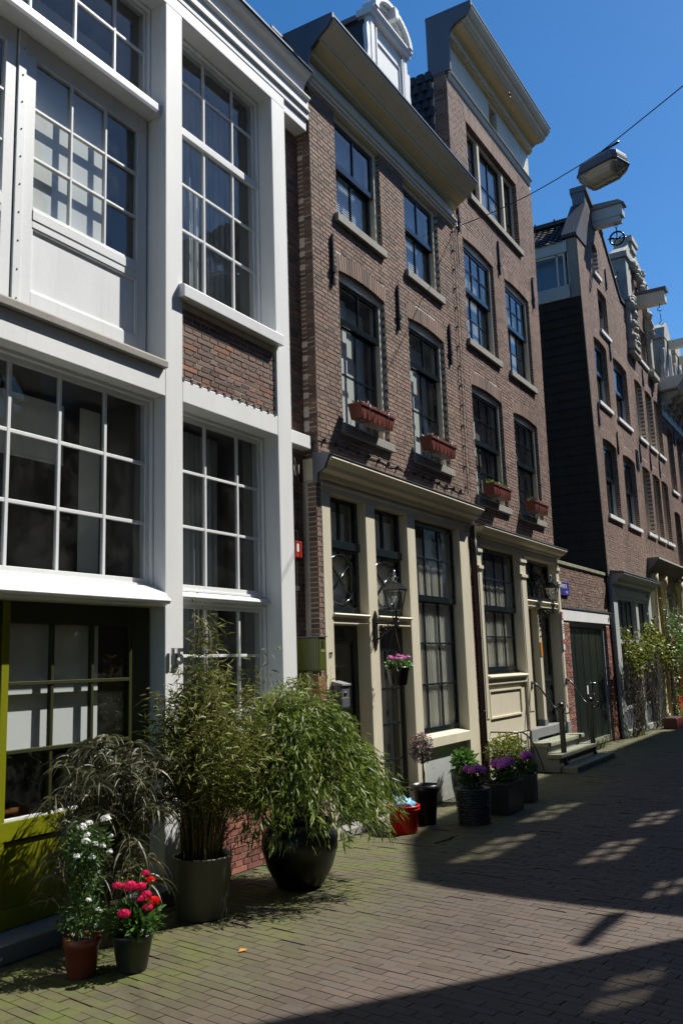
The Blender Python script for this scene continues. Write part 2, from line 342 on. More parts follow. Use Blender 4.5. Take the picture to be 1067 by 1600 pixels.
def brickwork(rt, x0, x1, z0, z1, Y, ops, mat, mortar, nobj=300, p=.052, L=.23, xl=None, xr=None, side=None, seed=1, wall_t=.25, top=None):
    """English-bond brick skin. side=('x', X): the wall lies in the plane x = X, running along y from x0 to x1"""
    rnd = random.Random(seed)
    xl = xl or (lambda z: x0); xr = xr or (lambda z: x1)
    def place(a, b, c, d, proud, dep=.1):
        if side:
            X = side[1]
            return [(X-proud if q == 0 else X+dep, u, w) for u in (a, b) for q in (0, 1) for w in (c, d)]
        return [(u, Y-proud if q == 0 else Y+dep, w) for u in (a, b) for q in (0, 1) for w in (c, d)]
    B = []
    n = int((z1-z0)/p); j = .0115
    for i in range(n):
        za = z0+i*p; zb = za+p-j; zc = (za+zb)/2
        head = i % 2; l = L/2 if head else L; off = 0 if not head else -L/4
        a, b = xl(zc), xr(zc)
        if top:
            ia = top(zc)
            if ia is None: continue
            a, b = max(a, ia[0]), min(b, ia[1])
        x = x0-L+off
        cuts = []
        for o in ops:
            sh = o.get('sh', .21); zt = o['z1']+o.get('rise', 0)+sh
            if o['z0']-.01 < zc < zt:
                c0, c1 = o['x0'], o['x1']
                if zc > o['z1'] and sh > 0:
                    c0 -= .03; c1 += .03
                    q = zc-(o['z1']+sh)
                    if q > 0 and o.get('rise', 0) > 0:
                        w = (c1-c0)/2*math.sqrt(max(0, 1-q/o['rise'])); xc = (c0+c1)/2; c0, c1 = xc-w, xc+w
                cuts.append((c0, c1))
        while x < b:
            e = x+l-j
            segs = [(max(x, a), min(e, b))]
            for c0, c1 in cuts:
                ns = []
                for s0, s1 in segs:
                    if s1 <= c0 or s0 >= c1: ns.append((s0, s1))
                    else:
                        if s0 < c0: ns.append((s0, c0))
                        if s1 > c1: ns.append((c1, s1))
                segs = ns
            for s0, s1 in segs:
                if s1-s0 > .022: B.append((s0, s1, za, zb, rnd.uniform(0, .004), rnd.random()))
            x += l
    S = []
    for o in ops:
        sh = o.get('sh', .21)
        if sh <= 0: continue
        a, b = o['x0']-.03, o['x1']+.03; k = max(4, round((b-a)/.058)); xc = (a+b)/2
        for i in range(k):
            u0 = a+(b-a)*i/k+.005; u1 = a+(b-a)*(i+1)/k-.005; zb_ = tri_arch(o, (u0+u1)/2); fan = 1.05
            pts = []
            for (xx, q, top_) in ((u0, 0, 0), (u0, 0, 1), (u0, 1, 0), (u0, 1, 1), (u1, 0, 0), (u1, 0, 1), (u1, 1, 0), (u1, 1, 1)):
                X = xc+(xx-xc)*fan if top_ else xx
                pts.append((X, Y-.004 if q == 0 else Y+.1, zb_+(sh-.012 if top_ else 0)))
            S.append((pts, rnd.random()))
    FS = [(0, 1, 3, 2), (4, 6, 7, 5), (0, 4, 5, 1), (0, 2, 6, 4), (1, 5, 7, 3)]
    items = []
    for (a, b, c, d, pr, t) in B:
        pts = place(a, b, c, d, pr)
        pts = [(x+(0 if side else rnd.uniform(-.0012, .0012)), y+(rnd.uniform(-.0012, .0012)), z+rnd.uniform(-.0014, .0014)) for x, y, z in pts]
        items.append((pts, t, (Vector(pts[0])-CAM).length/max(.05, b-a)))
    for pts, t in S: items.append((pts, t, (Vector(pts[0])-CAM).length/.09))
    items.sort(key=lambda q: q[2])
    for pts, t, _ in items[:nobj]:
        MB().add(pts, FS, t).build('brick', mat, rt)
    if len(items) > nobj:
        mb = MB()
        for pts, t, _ in items[nobj:]: mb.add(pts, FS, t)
        mb.build('brickwork', mat, rt, kind='stuff')
    # mortar bed behind
    mb = MB()
    e = .008
    xs = sorted({x0+.004, x1-.004, *[c for o in ops for c in (o['x0']-e, o['x1']+e) if x0 < c < x1]})
    if top or xl(z0) != xl(z1) or xr(z0) != xr(z1): zs = [z0+(z1-z0)*i/40 for i in range(41)]
    else: zs = [z0, z1]
    zs = sorted(set(zs) | {c for o in ops for c in (o['z0']-e, o['z1']+o.get('rise', 0)+e) if z0 < c < z1})
    for k in range(len(zs)-1):
        zm = (zs[k]+zs[k+1])/2; run = None
        a, b = xl(zm)+.004, xr(zm)-.004
        if top:
            ia = top(zm)
            if ia is None: continue
            a, b = max(a, ia[0]+.01), min(b, ia[1]-.01)
        xx = sorted({a, b, *[c for c in xs if a < c < b]})
        for i in range(len(xx)-1):
            xm = (xx[i]+xx[i+1])/2
            hole = any(o['x0']-e < xm < o['x1']+e and o['z0']-e < zm < o['z1']+o.get('rise', 0)+e for o in ops)
            if not hole:
                if side: mb.box(side[1]+.0035, side[1]+wall_t, xx[i], xx[i+1], zs[k], zs[k+1])
                else: mb.box(xx[i], xx[i+1], Y+.0035, Y+wall_t, zs[k], zs[k+1])
    mb.build('mortar_bed', mortar, rt)

def pane(parent, x0, x1, z0, z1, y, mat='glass'):
    a, b = random.uniform(-.006, .006), random.uniform(-.006, .006)
    w, h = x1-x0, z1-z0
    vs = []
    for x in (x0, x1):
        for q in (0, .004):
            for z in (z0, z1): vs.append((x, y+q+a*(x-x0-w/2)+b*(z-z0-h/2), z))
    MB().add(vs, [(0, 1, 3, 2), (4, 6, 7, 5), (0, 4, 5, 1), (0, 2, 6, 4), (1, 5, 7, 3), (2, 3, 7, 6)]).build('pane', mat, parent)
def sash(win, x0, x1, z0, z1, y, xs, zs, mat, st=.045, top=.045, bot=.06, mw=.022, dep=.035, glass='glass', panes=True, name='sash'):
    """xs / zs: centre lines of the glazing bars between the stiles"""
    m = MB()
    m.box(x0, x0+st, y, y+dep, z0, z1); m.box(x1-st, x1, y, y+dep, z0, z1)
    m.box(x0+st, x1-st, y+.001, y+dep, z1-top, z1); m.box(x0+st, x1-st, y+.001, y+dep, z0, z0+bot)
    for x in xs: m.box(x-mw/2, x+mw/2, y+.002, y+dep-.004, z0+bot, z1-top)
    for z in zs: m.box(x0+st, x1-st, y+.004, y+dep-.006, z-mw/2, z+mw/2)
    s = m.build(name, mat, win, bevel=.003)
    X = [x0+st]+[x for x in xs]+[x1-st]; Z = [z0+bot]+list(zs)+[z1-top]
    if panes:
        for i in range(len(X)-1):
            for k in range(len(Z)-1):
                pane(win, X[i]+(mw/2 if i else 0), X[i+1]-(mw/2 if i < len(X)-2 else 0), Z[k]+(mw/2 if k else 0), Z[k+1]-(mw/2 if k < len(Z)-2 else 0), y+dep*.5, glass)
    return s
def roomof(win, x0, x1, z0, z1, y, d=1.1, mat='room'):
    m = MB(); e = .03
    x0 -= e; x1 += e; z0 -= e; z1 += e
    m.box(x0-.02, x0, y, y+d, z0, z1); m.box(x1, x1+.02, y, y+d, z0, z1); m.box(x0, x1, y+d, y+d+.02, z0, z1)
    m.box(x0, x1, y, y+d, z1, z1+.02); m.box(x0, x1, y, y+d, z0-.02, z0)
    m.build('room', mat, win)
def pleats(win, x0, x1, z0, z1, y, mat='curtain', amp=.02, pitch=.055, full=1):
    n = max(8, int((x1-x0)/pitch*8)); vs = []; fs = []; ph = random.random()*6
    rows = 5
    for k in range(rows+1):
        z = z0+(z1-z0)*k/rows
        for i in range(n+1):
            x = x0+(x1-x0)*i/n
            w = math.sin(2*math.pi*(x-x0)/pitch+ph+.9*math.sin(x*9+ph)+.1*k)
            vs.append((x, y+amp*w*(1 if k < rows else .7)+amp*.5*math.sin(x*23+k*.15), z))
    for k in range(rows):
        for i in range(n): fs.append((k*(n+1)+i, k*(n+1)+i+1, (k+1)*(n+1)+i+1, (k+1)*(n+1)+i))
    MB().add(vs, fs, .5, True).build('curtain', mat, win)
def venetian(win, x0, x1, z0, z1, y, mat='blind', pitch=.030):
    m = MB(); z = z0
    while z < z1:
        m.add([(x0, y, z), (x1, y, z), (x1, y+.014, z+.031), (x0, y+.014, z+.031), (x0, y+.002, z), (x1, y+.002, z), (x1, y+.016, z+.031), (x0, y+.016, z+.031)],
              [(0, 1, 2, 3), (4, 7, 6, 5), (0, 4, 5, 1), (3, 2, 6, 7)]); z += pitch
    m.build('blind', mat, win)
def roller(win, x0, x1, z0, z1, y, mat='blind'):
    m = MB(); m.box(x0, x1, y, y+.004, z0, z1); m.box(x0, x1, y-.004, y+.01, z0-.02, z0); m.build('blind', mat, win)

def dutch_window(rt, x0, x1, z0, z1, zr, cols_u, rows_u, cols_l, rows_l, rise=.05, cover=None, fm='cream', sm='black', yd=.045, fw=.075, sill=True, box_z=None, sillx=.06, bars=.022):
    """outer frame in the masonry opening + an outer upper sash and a lower sash further in"""
    m = MB()
    m.box(x0, x0+fw, yd, yd+.13, z0, z1); m.box(x1-fw, x1, yd, yd+.13, z0, z1)
    n = 10; prof = [(x0, z1-.075), (x1, z1-.075)]+[(x1-(x1-x0)*i/n, tri_arch({'x0': x0, 'x1': x1, 'z1': z1, 'rise': rise}, x1-(x1-x0)*i/n)) for i in range(n+1)]
    m.prism_y(prof, yd+.001, yd+.13); m.box(x0+fw, x1-fw, yd+.03, yd+.13, z0, z0+.05)
    win = m.build('window', fm, rt, bevel=.004)
    a, b = x0+fw, x1-fw; zt = z1-.075; zb = z0+.05
    def lines(a, b, n): return [a+(b-a)*i/n for i in range(1, n)]
    st = .05
    sash(win, a, b, zr, zt, yd+.02, lines(a+st, b-st, cols_u), lines(zr+.06, zt-.045, rows_u), sm, st=st, bot=.075, mw=bars)
    sash(win, a, b, zb, zr+.03, yd+.07, lines(a+st, b-st, cols_l), lines(zb+.06, zr, rows_l), sm, st=st, mw=bars)
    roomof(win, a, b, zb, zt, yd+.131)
    if cover == 'venetian': venetian(win, a+.02, b-.02, zb+.05, zt, yd+.155)
    elif cover == 'side': roller(win, a+.02, a+(b-a)*.44, zb+.1, zt-.1, yd+.165); roller(win, a+(b-a)*.45, b-.02, zb+.1, zt-.1, yd+.22, 'greywhite')
    elif cover == 'pleat': pleats(win, a, b, zb, zt, yd+.2)
    elif cover == 'sheer': roller(win, a, b, zb+.4, zt, yd+.3, 'curtaingrey')
    if sill:
        s = MB(); s.box(x0-sillx, x1+.03, -.055, yd+.02, z0-.10, z0); s.build('sill', 'stone', win, bevel=.006)
    return win
def anchor(rt, x, z0, z1):
    m = MB(); y = -.035
    m.box(x-.014, x+.014, y, y+.03, z0, z1); zc = z0+(z1-z0)*.35
    m.box(x-.03, x+.03, y-.01, y+.03, zc-.05, zc+.02); m.box(x-.022, x+.022, y-.004, y+.03, z0-.02, z0+.05)
    m.prism_y([(x-.02, z1), (x+.02, z1), (x, z1+.09)], y, y+.03)
    m.build('wall_anchor', 'iron', rt)

# leaves: rhombus, folded along the midrib
def leaves(name, P, D, L, Wd, mat, parent=None, tint=None, kind='stuff', droop=.0, label=None, cup=.12):
    P = np.asarray(P, float); D = np.asarray(D, float); n = len(P)
    D = D/np.maximum(np.linalg.norm(D, axis=1, keepdims=True), 1e-6)
    L = np.broadcast_to(np.asarray(L, float), (n,))[:, None]; Wd = np.broadcast_to(np.asarray(Wd, float), (n,))[:, None]
    rv = np.random.normal(size=(n, 3)); S = np.cross(D, rv); S /= np.maximum(np.linalg.norm(S, axis=1, keepdims=True), 1e-6)
    N = np.cross(S, D); dn = np.array([0, 0, -1.])
    m = P+D*L*.42+dn*droop*L*.15; a = m+S*Wd/2+N*Wd*cup; b = m-S*Wd/2+N*Wd*cup; t = P+D*L+dn*droop*L
    V = np.stack([P, a, t, b, m], 1).reshape(-1, 3)
    base = np.arange(n)[:, None]*5
    F = np.concatenate([base+[0, 1, 4], base+[1, 2, 4], base+[2, 3, 4], base+[3, 0, 4]], 1).reshape(-1)
    me = bpy.data.meshes.new(name); off = np.array(wloc(parent)) if parent else np.zeros(3)
    V = V-off
    me.vertices.add(len(V)); me.vertices.foreach_set('co', V.ravel())
    me.loops.add(len(F)); me.loops.foreach_set('vertex_index', F)
    me.polygons.add(len(F)//3); me.polygons.foreach_set('loop_start', np.arange(0, len(F), 3)); me.polygons.foreach_set('loop_total', np.full(len(F)//3, 3))
    me.update(calc_edges=True)
    tt = np.random.rand(n) if tint is None else np.asarray(tint)
    at = me.attributes.new('tint', 'FLOAT', 'POINT'); at.data.foreach_set('value', np.repeat(tt, 5))
    me.materials.append(M[mat]); o = bpy.data.objects.new(name, me); COL.objects.link(o)
    if parent: o.parent = parent
    if kind: o['kind'] = kind
    if label: o['label'] = label
    return o
# ================================================================== GROUND
g = MB(); g.box(-150, 300, -150, 150, -.4, -.007); ground = g.build('ground', 'ground', kind='structure')
def paving():
    rt = bpy.data.objects.new('paving', None); COL.objects.link(rt); rt['kind'] = 'structure'
    th = R(9.8); d = Vector((-math.sin(th), -math.cos(th), 0)); n = Vector((math.cos(th), -math.sin(th), 0)); rnd = random.Random(3)
    Lb, Wb, j = .205, .077, .0045; items = []
    for i in range(-8, 440):
        u = i*Wb; off = (.5*Lb if i % 2 else 0)+.02*math.sin(i*1.7); v0 = -u*n.y/d.y - .3
        k0 = int((-.25-u*math.sin(th))/(math.cos(th)*Lb))-2
        for k in range(k0, k0+38):
            c = n*u+d*(k*Lb+off)+Vector((1.0, 0, 0)); x, y = c.x, c.y
            if y > .10 or y < -6.15 or x > 33 or x < .3: continue
            if y > -.0 and not (x < 5.2): continue
            if 13.45 < x < 15.8 and y > -.55: continue
            items.append((x, y, rnd.uniform(-.002, .0005)-(.005 if rnd.random() < .03 else 0), rnd.random(), rnd.uniform(-.012, .012)))
    def vis(q):
        x, y = q[0], q[1]; dist = math.hypot(x, y+4.78); a = math.degrees(math.atan2(x, y+4.78))
        return dist+(20 if a > 78.5 or a < 39 or dist < 3.9 else 0)
    items.sort(key=vis)
    FS = [(4, 5, 6, 7), (0, 1, 5, 4), (1, 2, 6, 5), (2, 3, 7, 6), (3, 0, 4, 7)]
    def geo(x, y, dz, rot):
        dd = Matrix.Rotation(rot, 3, 'Z') @ d; nn = Matrix.Rotation(rot, 3, 'Z') @ n
        hl, hw = (Lb-.003)/2+rnd.uniform(-.0018, .001), (Wb-.003)/2+rnd.uniform(-.0015, .0008); tx, ty = rnd.uniform(-.010, .010), rnd.uniform(-.005, .005)
        out = []
        for z, sh in ((-.05, 0), (0, .001)):
            for a, b in ((-1, -1), (1, -1), (1, 1), (-1, 1)):
                p = nn*(a*(hw-sh))+dd*(b*(hl-sh)); out.append((x+p.x, y+p.y, dz+z+tx*a*hw+ty*b*hl))
        return out
    rest = MB(); cnt = 0
    FS = [tuple(reversed(f)) for f in FS]
    for x, y, dz, t, rot in items:
        pts = geo(x, y, dz, rot)
        if cnt < 300: MB().add(pts, FS, t).build('paving_brick', 'paving', rt); cnt += 1
        else: rest.add(pts, FS, t)
    rest.build('paving_brick_field', 'paving', rt, kind='stuff')
    return rt
paving()
# ================================================================== OPPOSITE SIDE OF THE STREET (casts the shade, seen in the panes)
def opposite():
    Y0 = -6.2
    A = root('opposite_house', (4.8, Y0, 0), 'tall brick house opposite on the near side of the gap, behind the camera', 'house')
    m = MB(); m.box(-9, 8.30, Y0-9, Y0, 0, 11.4); m.box(8.3, 9.70, Y0-.08, Y0, 0, 5.75); m.box(8.3, 8.5, Y0-.08, Y0, 5.75, 6.45); m.box(9.25, 9.7, Y0-.08, Y0, 5.75, 6.45); m.box(8.3, 9.7, Y0-.08, Y0, 6.45, 11.4)
    m.box(9.6, 9.7, Y0-9, Y0-.081, 0, 5.9); m.box(9.6, 9.7, Y0-9, Y0-.081, 9.6, 11.4); m.box(9.6, 9.7, Y0-9, Y0-2.2, 5.9, 9.6); m.box(8.3, 9.6, Y0-9, Y0-8.9, 0, 11.4)  # side wall left open so sun reaches the added front opening
    m.build('wall', 'oppbrick', A)
    w = MB(); w.box(8.5, 9.25, Y0-.07, Y0-.01, 5.75, 5.8); w.box(8.5, 9.25, Y0-.07, Y0-.01, 6.4, 6.45); w.box(8.85, 8.9, Y0-.07, Y0-.01, 5.8, 6.4); w.box(8.5, 8.55, Y0-.07, Y0-.01, 5.8, 6.4); w.box(9.2, 9.25, Y0-.07, Y0-.01, 5.8, 6.4); wn = w.build('window', 'black', A)  # see-through window added to shape a sun patch on the near paving
    for q in range(4): pane(wn, 8.5, 9.25, 5.78, 6.42, Y0-.045+.008*q, 'patchglass')
    m = MB(); m.prism_x([(Y0, 11.4), (Y0-9, 11.4), (Y0-4.5, 14.2)], -9, 9.65); m.build('roof', 'slate', A)
    for i in range(5):
        for k in range(3):
            x = -6+i*3.2; z = 1.2+k*3.2; w = MB()
            w.box(x, x+1.3, Y0-.01, Y0+.04, z, z+2); wo = w.build('window', 'cream', A)
            for q in range(2): pane(wo, x+.07+q*.6, x+.62+q*.6, z+.08, z+1.9, Y0+.046)
    B = root('opposite_house', (16, Y0, 0), 'brick house opposite with a steep see-through roof and openings added to let sun patches through, behind the camera', 'house')
    RX = [9.9, 10.39, 11.07, 11.81, 12.76, 13.4, 13.95, 14.97, 15.98, 17.4, 40]; RZ = [5.45, 6.18, 7.25, 8.38, 9.77, 10.6, 10.95, 11.65, 12.3, 12.85, 12.85]
    def rz(x): return float(np.interp(x, RX, RZ))
    patch_holes = [(14.0, 15.35, 9.95, 10.72, 3), (12.95, 14.1, 7.75, 8.52, 3), (14.75, 15.85, 7.75, 8.48, 3), (16.2, 17.6, 10.25, 10.95, 3), (11.05, 11.75, 6.3, 6.9, 2), (17.6, 18.8, 7.75, 8.48, 3)]
    m = MB(); xs = sorted({9.85, 17.4, 29.5, *RX[:10], *[h[0] for h in patch_holes], *[h[1] for h in patch_holes], *[18+2*i for i in range(5)]})
    for a, b in zip(xs, xs[1:]):
        xm = (a+b)/2
        if xm < 9.9: top = (3.0, 3.0)
        else: top = (rz(a), rz(b-1e-6))
        cuts = sorted([(h[2], h[3]) for h in patch_holes if h[0] < xm < h[1]]); z = 0
        for c0, c1 in cuts:
            m.box(a, b, Y0-.08, Y0, z, c0); z = c1
        m.prism_y([(a, z), (b, z), (b, top[1]), (a, top[0])], Y0-.08, Y0)
    m.build('wall', 'oppbrick', B)
    for h in patch_holes:
        w = MB(); x0, x1, z0, z1, n = h; t = .05
        w.box(x0, x1, Y0-.07, Y0-.01, z0, z0+t); w.box(x0, x1, Y0-.07, Y0-.01, z1-t, z1)
        for i in range(n+1):
            x = x0+(x1-x0-t)*i/n; w.box(x, x+t, Y0-.065, Y0-.015, z0+t, z1-t)
        zc = (z0+z1)/2; w.box(x0, x1, Y0-.062, Y0-.018, zc-.02, zc+.02)
        wo = w.build('window', 'black', B)
        pane(wo, x0, x1, z0, z1, Y0-.05, 'patchglass')
    m = MB()     # solid parts of the roof, the back and the far end
    m.box(9.95, 29.5, Y0-9, Y0-8.7, 0, 5.5); m.box(17.4, 29.5, Y0-9, Y0-8.7, 5.5, 12.6); m.box(29.3, 29.5, Y0-8.7, Y0-.09, 0, 12.6)
    m.box(21.0, 29.5, Y0-9, Y0-.09, 12.7, 12.84); m.box(9.95, 10.05, Y0-9, Y0-.31, 0, 5.6)
    m.box(10.1, 29.2, Y0-8.7, Y0-.31, 4.4, 4.6)
    m.build('roof', 'slate', B)
    MB().prism_y([(10.75, 6.82), (10.75, 6.98), (10.02, 6.98), (10.02, 6.93)], Y0-.05, Y0+.03).build('hoisting_beam', 'oppbrick', B)
    m = MB()
    [m.add([(a, Y0-.31, rz(a)-.01), (b, Y0-.31, rz(b)-.01), (b, Y0-8.8, rz(b)-.01), (a, Y0-8.8, rz(a)-.01)], [(0, 1, 2, 3)]) for a, b in zip(RX[:9], RX[1:10])]
    m.add([(17.4, Y0-.1, 12.84), (21, Y0-.1, 12.84), (21, Y0-8.8, 12.84), (17.4, Y0-8.8, 12.84)], [(0, 1, 2, 3)]); m.build('sun_patch_roof', 'patchglass', B)  # clear roof added so the sun gets through to the wall openings
    for i in range(4):
        for k in range(3):
            x = 18+i*2.8; z = .9+k*3.1; w = MB(); w.box(x, x+1.3, Y0-.01, Y0+.04, z, z+2); wo = w.build('window', 'cream', B)
            for q in range(2): pane(wo, x+.07+q*.6, x+.62+q*.6, z+.08, z+1.9, Y0+.046)
    C = root('opposite_house', (36, Y0, 0), 'far brick house opposite, at the end of the row out of frame', 'house')
    m = MB(); m.box(29.6, 60, Y0-9, Y0, 0, 12.5); m.build('wall', 'oppbrick', C)
opposite()
# ================================================================== HOUSE 15
def cornice_part(rt, name, mat, prof, x0, x1, bevel=.004):
    return MB().prism_x(prof, x0, x1).build(name, mat, rt, bevel=bevel)
def rivets(m, x, y, zs, r=.007):
    for z in zs: m.sphere((x, y, z), r, 8, 4)
def panelled_leaf(rt, x0, x1, z0, z1, y, px0, px1, pz0, pz1, cols, rows, qz0, qz1, mat, name='loft_door'):
    """door leaf with a glazed upper part and a recessed lower panel"""
    m = MB(); dep = .05
    m.box(x0, px0, y, y+dep, z0, z1); m.box(px1, x1, y, y+dep, z0, z1)
    m.box(px0, px1, y, y+dep, pz1, z1); m.box(px0, px1, y, y+dep, qz1, pz0); m.box(px0, px1, y, y+dep, z0, qz0)
    m.box(px0, px1, y+.022, y+dep-.005, qz0, qz1)
    e = .014
    m.box(px0, px1, y-.006, y, pz0-.1, pz0-.02)
    for a in ((px0, px1, qz1-e, qz1), (px0, px1, qz0, qz0+e), (px0, px0+e, qz0+e, qz1-e), (px1-e, px1, qz0+e, qz1-e)): m.box(a[0], a[1], y+.006, y+.022, a[2], a[3])
    mw = .02
    xs = [px0+(px1-px0)*i/cols for i in range(cols+1)]; zs = [pz0+(pz1-pz0)*i/rows for i in range(rows+1)]
    for x in xs[1:-1]: m.box(x-mw/2, x+mw/2, y+.004, y+dep-.01, pz0, pz1)
    for z in zs[1:-1]: m.box(px0, px1, y+.006, y+dep-.012, z-mw/2, z+mw/2)
    o = m.build(name, mat, rt, bevel=.003)
    for i in range(cols):
        for k in range(rows): pane(o, xs[i]+(mw/2 if i else 0), xs[i+1]-(mw/2 if i < cols-1 else 0), zs[k]+(mw/2 if k else 0), zs[k+1]-(mw/2 if k < rows-1 else 0), y+.028)
    return o
def house15():
    H = root('house', (5.0, 0, 0), 'white framed house with large small-paned windows and lime green doors, number 15', 'house')
    W_ = 'white'
    def post(x0, x1, z0, z1, y0=0, y1=.32, nm='post'): return MB().box(x0, x1, y0, y1, z0, z1).build(nm, 'white2', H, bevel=.006)
    post(5.335, 5.55, 0, 7.57); post(6.95, 7.19, 0, 7.57); post(2.28, 2.5, 0, 7.57)
    post(2.5, 5.335, 3.925, 4.15, .001, .32, 'beam'); post(5.55, 6.95, 3.93, 4.125, .001, .32, 'beam')
    post(7.19, 7.62, 3.93, 4.07, .05, .3, 'beam')
    post(2.28, 7.19, 7.57, 7.70, 0, .32, 'beam'); post(7.19, 7.66, 7.57, 7.70, .02, .3, 'beam')
    post(-3, 2.28, 0, 7.70, .002, .3, 'wall')
    # frieze and gutter
    cornice_part(H, 'frieze', 'white2', [(-.006, 7.703), (.3, 7.703), (.3, 7.805), (-.03, 7.805), (-.03, 7.79), (-.006, 7.78)], -3, 7.67)
    cornice_part(H, 'frieze', 'white2', [(-.012, 7.808), (.3, 7.808), (.3, 7.96), (-.045, 7.96), (-.045, 7.94), (-.012, 7.925)], -3, 7.66)
    cornice_part(H, 'gutter', 'white', [(-.01, 7.963), (.4, 7.963), (.4, 8.20), (-.11, 8.20), (-.12, 8.18), (-.10, 8.15), (-.05, 8.11), (-.02, 8.07), (-.01, 8.02)], -3, 7.58)
    MB().box(-3, 7.59, -.135, .45, 8.203, 8.22).build('roof_edge', 'zinc', H)
    MB().prism_x([(.45, 8.2), (6.5, 8.2), (3.5, 11.0)], -3, 7.6).build('roof', 'slate', H)
    MB().box(-3, 7.66, .9, 6.5, 0, 8.1).build('rear_wall', 'room', H)
    MB().box(7.35, 7.66, .25, .9, 8.2, 8.75).build('chimney_block', 'cream', H, bevel=.01)
    MB().box(7.33, 7.68, .23, .92, 8.752, 8.78).build('chimney_cap', 'zinc', H)
    # --- left bay: upper window
    y = .2
    def bay_window(x0, x1, z0, z1, vs, hs, y, st=.035, bars=.024, mat=W_, cover=None, name='window', bot=.04, panes=True, top=.04):
        m = MB(); m.box(x0, x1, y-.03, y+.1, z1-.03, z1); m.box(x0, x0+.025, y-.03, y+.1, z0, z1-.03); m.box(x1-.025, x1, y-.03, y+.1, z0, z1-.03); m.box(x0+.025, x1-.025, y-.02, y+.1, z0, z0+.02)
        w = m.build(name, mat, H, bevel=.003)
        sash(w, x0+.025, x1-.025, z0+.02, z1-.03, y, vs, hs, mat, st=st, mw=bars, bot=bot, top=top)
        return w
    w = bay_window(2.5, 5.335, 6.62, 7.57, [2.72, 3.15, 3.6, 4.045, 4.49, 4.925], [7.105], y, cover=None)
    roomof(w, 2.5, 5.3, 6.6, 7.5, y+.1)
    roller(w, 2.6, 5.3, 6.66, 7.2, y+.35, 'curtaingrey')
    # moulded ledge over the loft doors
    cornice_part(H, 'ledge', W_, [(.05, 6.47), (.30, 6.47), (.30, 6.62), (.12, 6.62), (.055, 6.575), (.04, 6.56), (.04, 6.50)], 2.5, 5.334)
    # loft doors
    d1 = panelled_leaf(H, 4.02, 5.315, 4.235, 6.468, y, 4.115, 5.205, 5.11, 6.31, 3, 3, 4.45, 4.95, W_)
    panelled_leaf(H, 2.515, 3.93, 4.235, 6.468, y, 2.75, 3.84, 5.11, 6.31, 3, 3, 4.45, 4.95, W_)
    m = MB(); m.box(3.945, 4.015, y-.012, y+.04, 4.235, 6.467); mm = m.build('cover_strip', W_, H, bevel=.003)
    m = MB(); rivets(m, 3.985, y-.013, [4.35+.22*i for i in range(10)]); m.build('rivet', 'grey_plastic', mm)
    roomof(d1, 2.6, 5.25, 4.3, 6.4, y+.06)
    roller(d1, 4.1, 4.90, 5.0, 6.33, y+.085)
    roller(d1, 2.7, 3.85, 5.0, 6.33, y+.09)
    cornice_part(H, 'sill', 'stone', [(-.045, 4.152), (.3, 4.152), (.3, 4.232), (-.03, 4.222), (-.045, 4.205)], 2.46, 5.32)
    # lower window of the left bay
    w = bay_window(2.5, 5.335, 2.37, 3.925, [3.03, 3.48, 3.93, 4.375, 4.825], [2.875, 3.365], .15, st=.045, bars=.028)
    roomof(w, 2.5, 5.3, 2.3, 3.9, .26, 1.6)
    roller(w, 4.98, 5.2, 2.4, 3.85, .6, 'greywhite'); roller(w, 2.6, 4.9, 3.38, 3.86, .7, 'greywhite')
    cornice_part(H, 'sill', W_, [(.0, 2.20), (.2, 2.20), (.2, 2.37), (.1, 2.37), (-.02, 2.30), (-.03, 2.275), (-.055, 2.265), (-.065, 2.245), (-.055, 2.222), (-.02, 2.215)], 2.45, 5.334)
    # lime doors
    def lime_leaf(x0, x1, px0, px1, zt=2.198):
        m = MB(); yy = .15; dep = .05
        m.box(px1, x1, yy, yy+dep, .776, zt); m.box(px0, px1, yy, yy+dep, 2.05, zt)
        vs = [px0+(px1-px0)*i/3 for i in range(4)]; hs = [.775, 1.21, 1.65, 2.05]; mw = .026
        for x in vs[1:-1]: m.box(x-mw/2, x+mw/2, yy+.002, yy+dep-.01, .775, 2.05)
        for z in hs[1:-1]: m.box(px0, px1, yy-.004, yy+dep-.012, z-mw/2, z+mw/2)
        o = m.build('door', 'limeshade', H, bevel=.003)  # top rail, right stile and bars in the shaded copy of the lime paint
        m = MB(); m.box(x0, px0, yy-.002, yy+dep, .12, zt); m.box(x0, x1, yy-.004, yy+dep, .655, .775); m.box(x0, x1, yy-.003, yy+dep, .12, .24); m.box(px0, x1, yy+.016, yy+dep-.002, .24, .64); m.box(px1, x1, yy-.001, yy+dep, .24, .655)
        m.build('lower_panel', 'lime', o, bevel=.003)
        for i in range(3):
            for k in range(3): pane(o, vs[i]+mw/2*(i > 0), vs[i+1]-mw/2*(i < 2), hs[k]+mw/2*(k > 0), hs[k+1]-mw/2*(k < 2), yy+.03)
        MB().box(px0, px1, yy+.005, yy+.045, .776, .79).build('glazing_bead', W_, o)
        return o
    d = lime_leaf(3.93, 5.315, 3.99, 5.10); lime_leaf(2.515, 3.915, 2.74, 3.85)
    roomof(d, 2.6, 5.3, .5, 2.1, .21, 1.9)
    roller(d, 3.95, 4.85, 1.215, 2.06, .225); roller(d, 2.7, 3.8, 1.215, 2.06, .225)
    m = MB(); m.box(3.95, 5.0, .6, 1.2, .62, .66); m.box(3.98, 4.03, .62, .67, .2, .62); m.box(4.9, 4.95, .62, .67, .2, .62); m.box(3.95, 5.0, .6, .63, .66, .78); m.build('table', 'wood', d)
    MB().box(2.46, 5.33, -.10, .25, 0, .115).build('threshold', 'bluestone', H, bevel=.01)
    # --- right bay
    w = bay_window(5.55, 6.95, 4.97, 7.57, [6.10, 6.545], [5.65, 6.10, 7.14], y, st=.05, bars=.024, bot=.12)
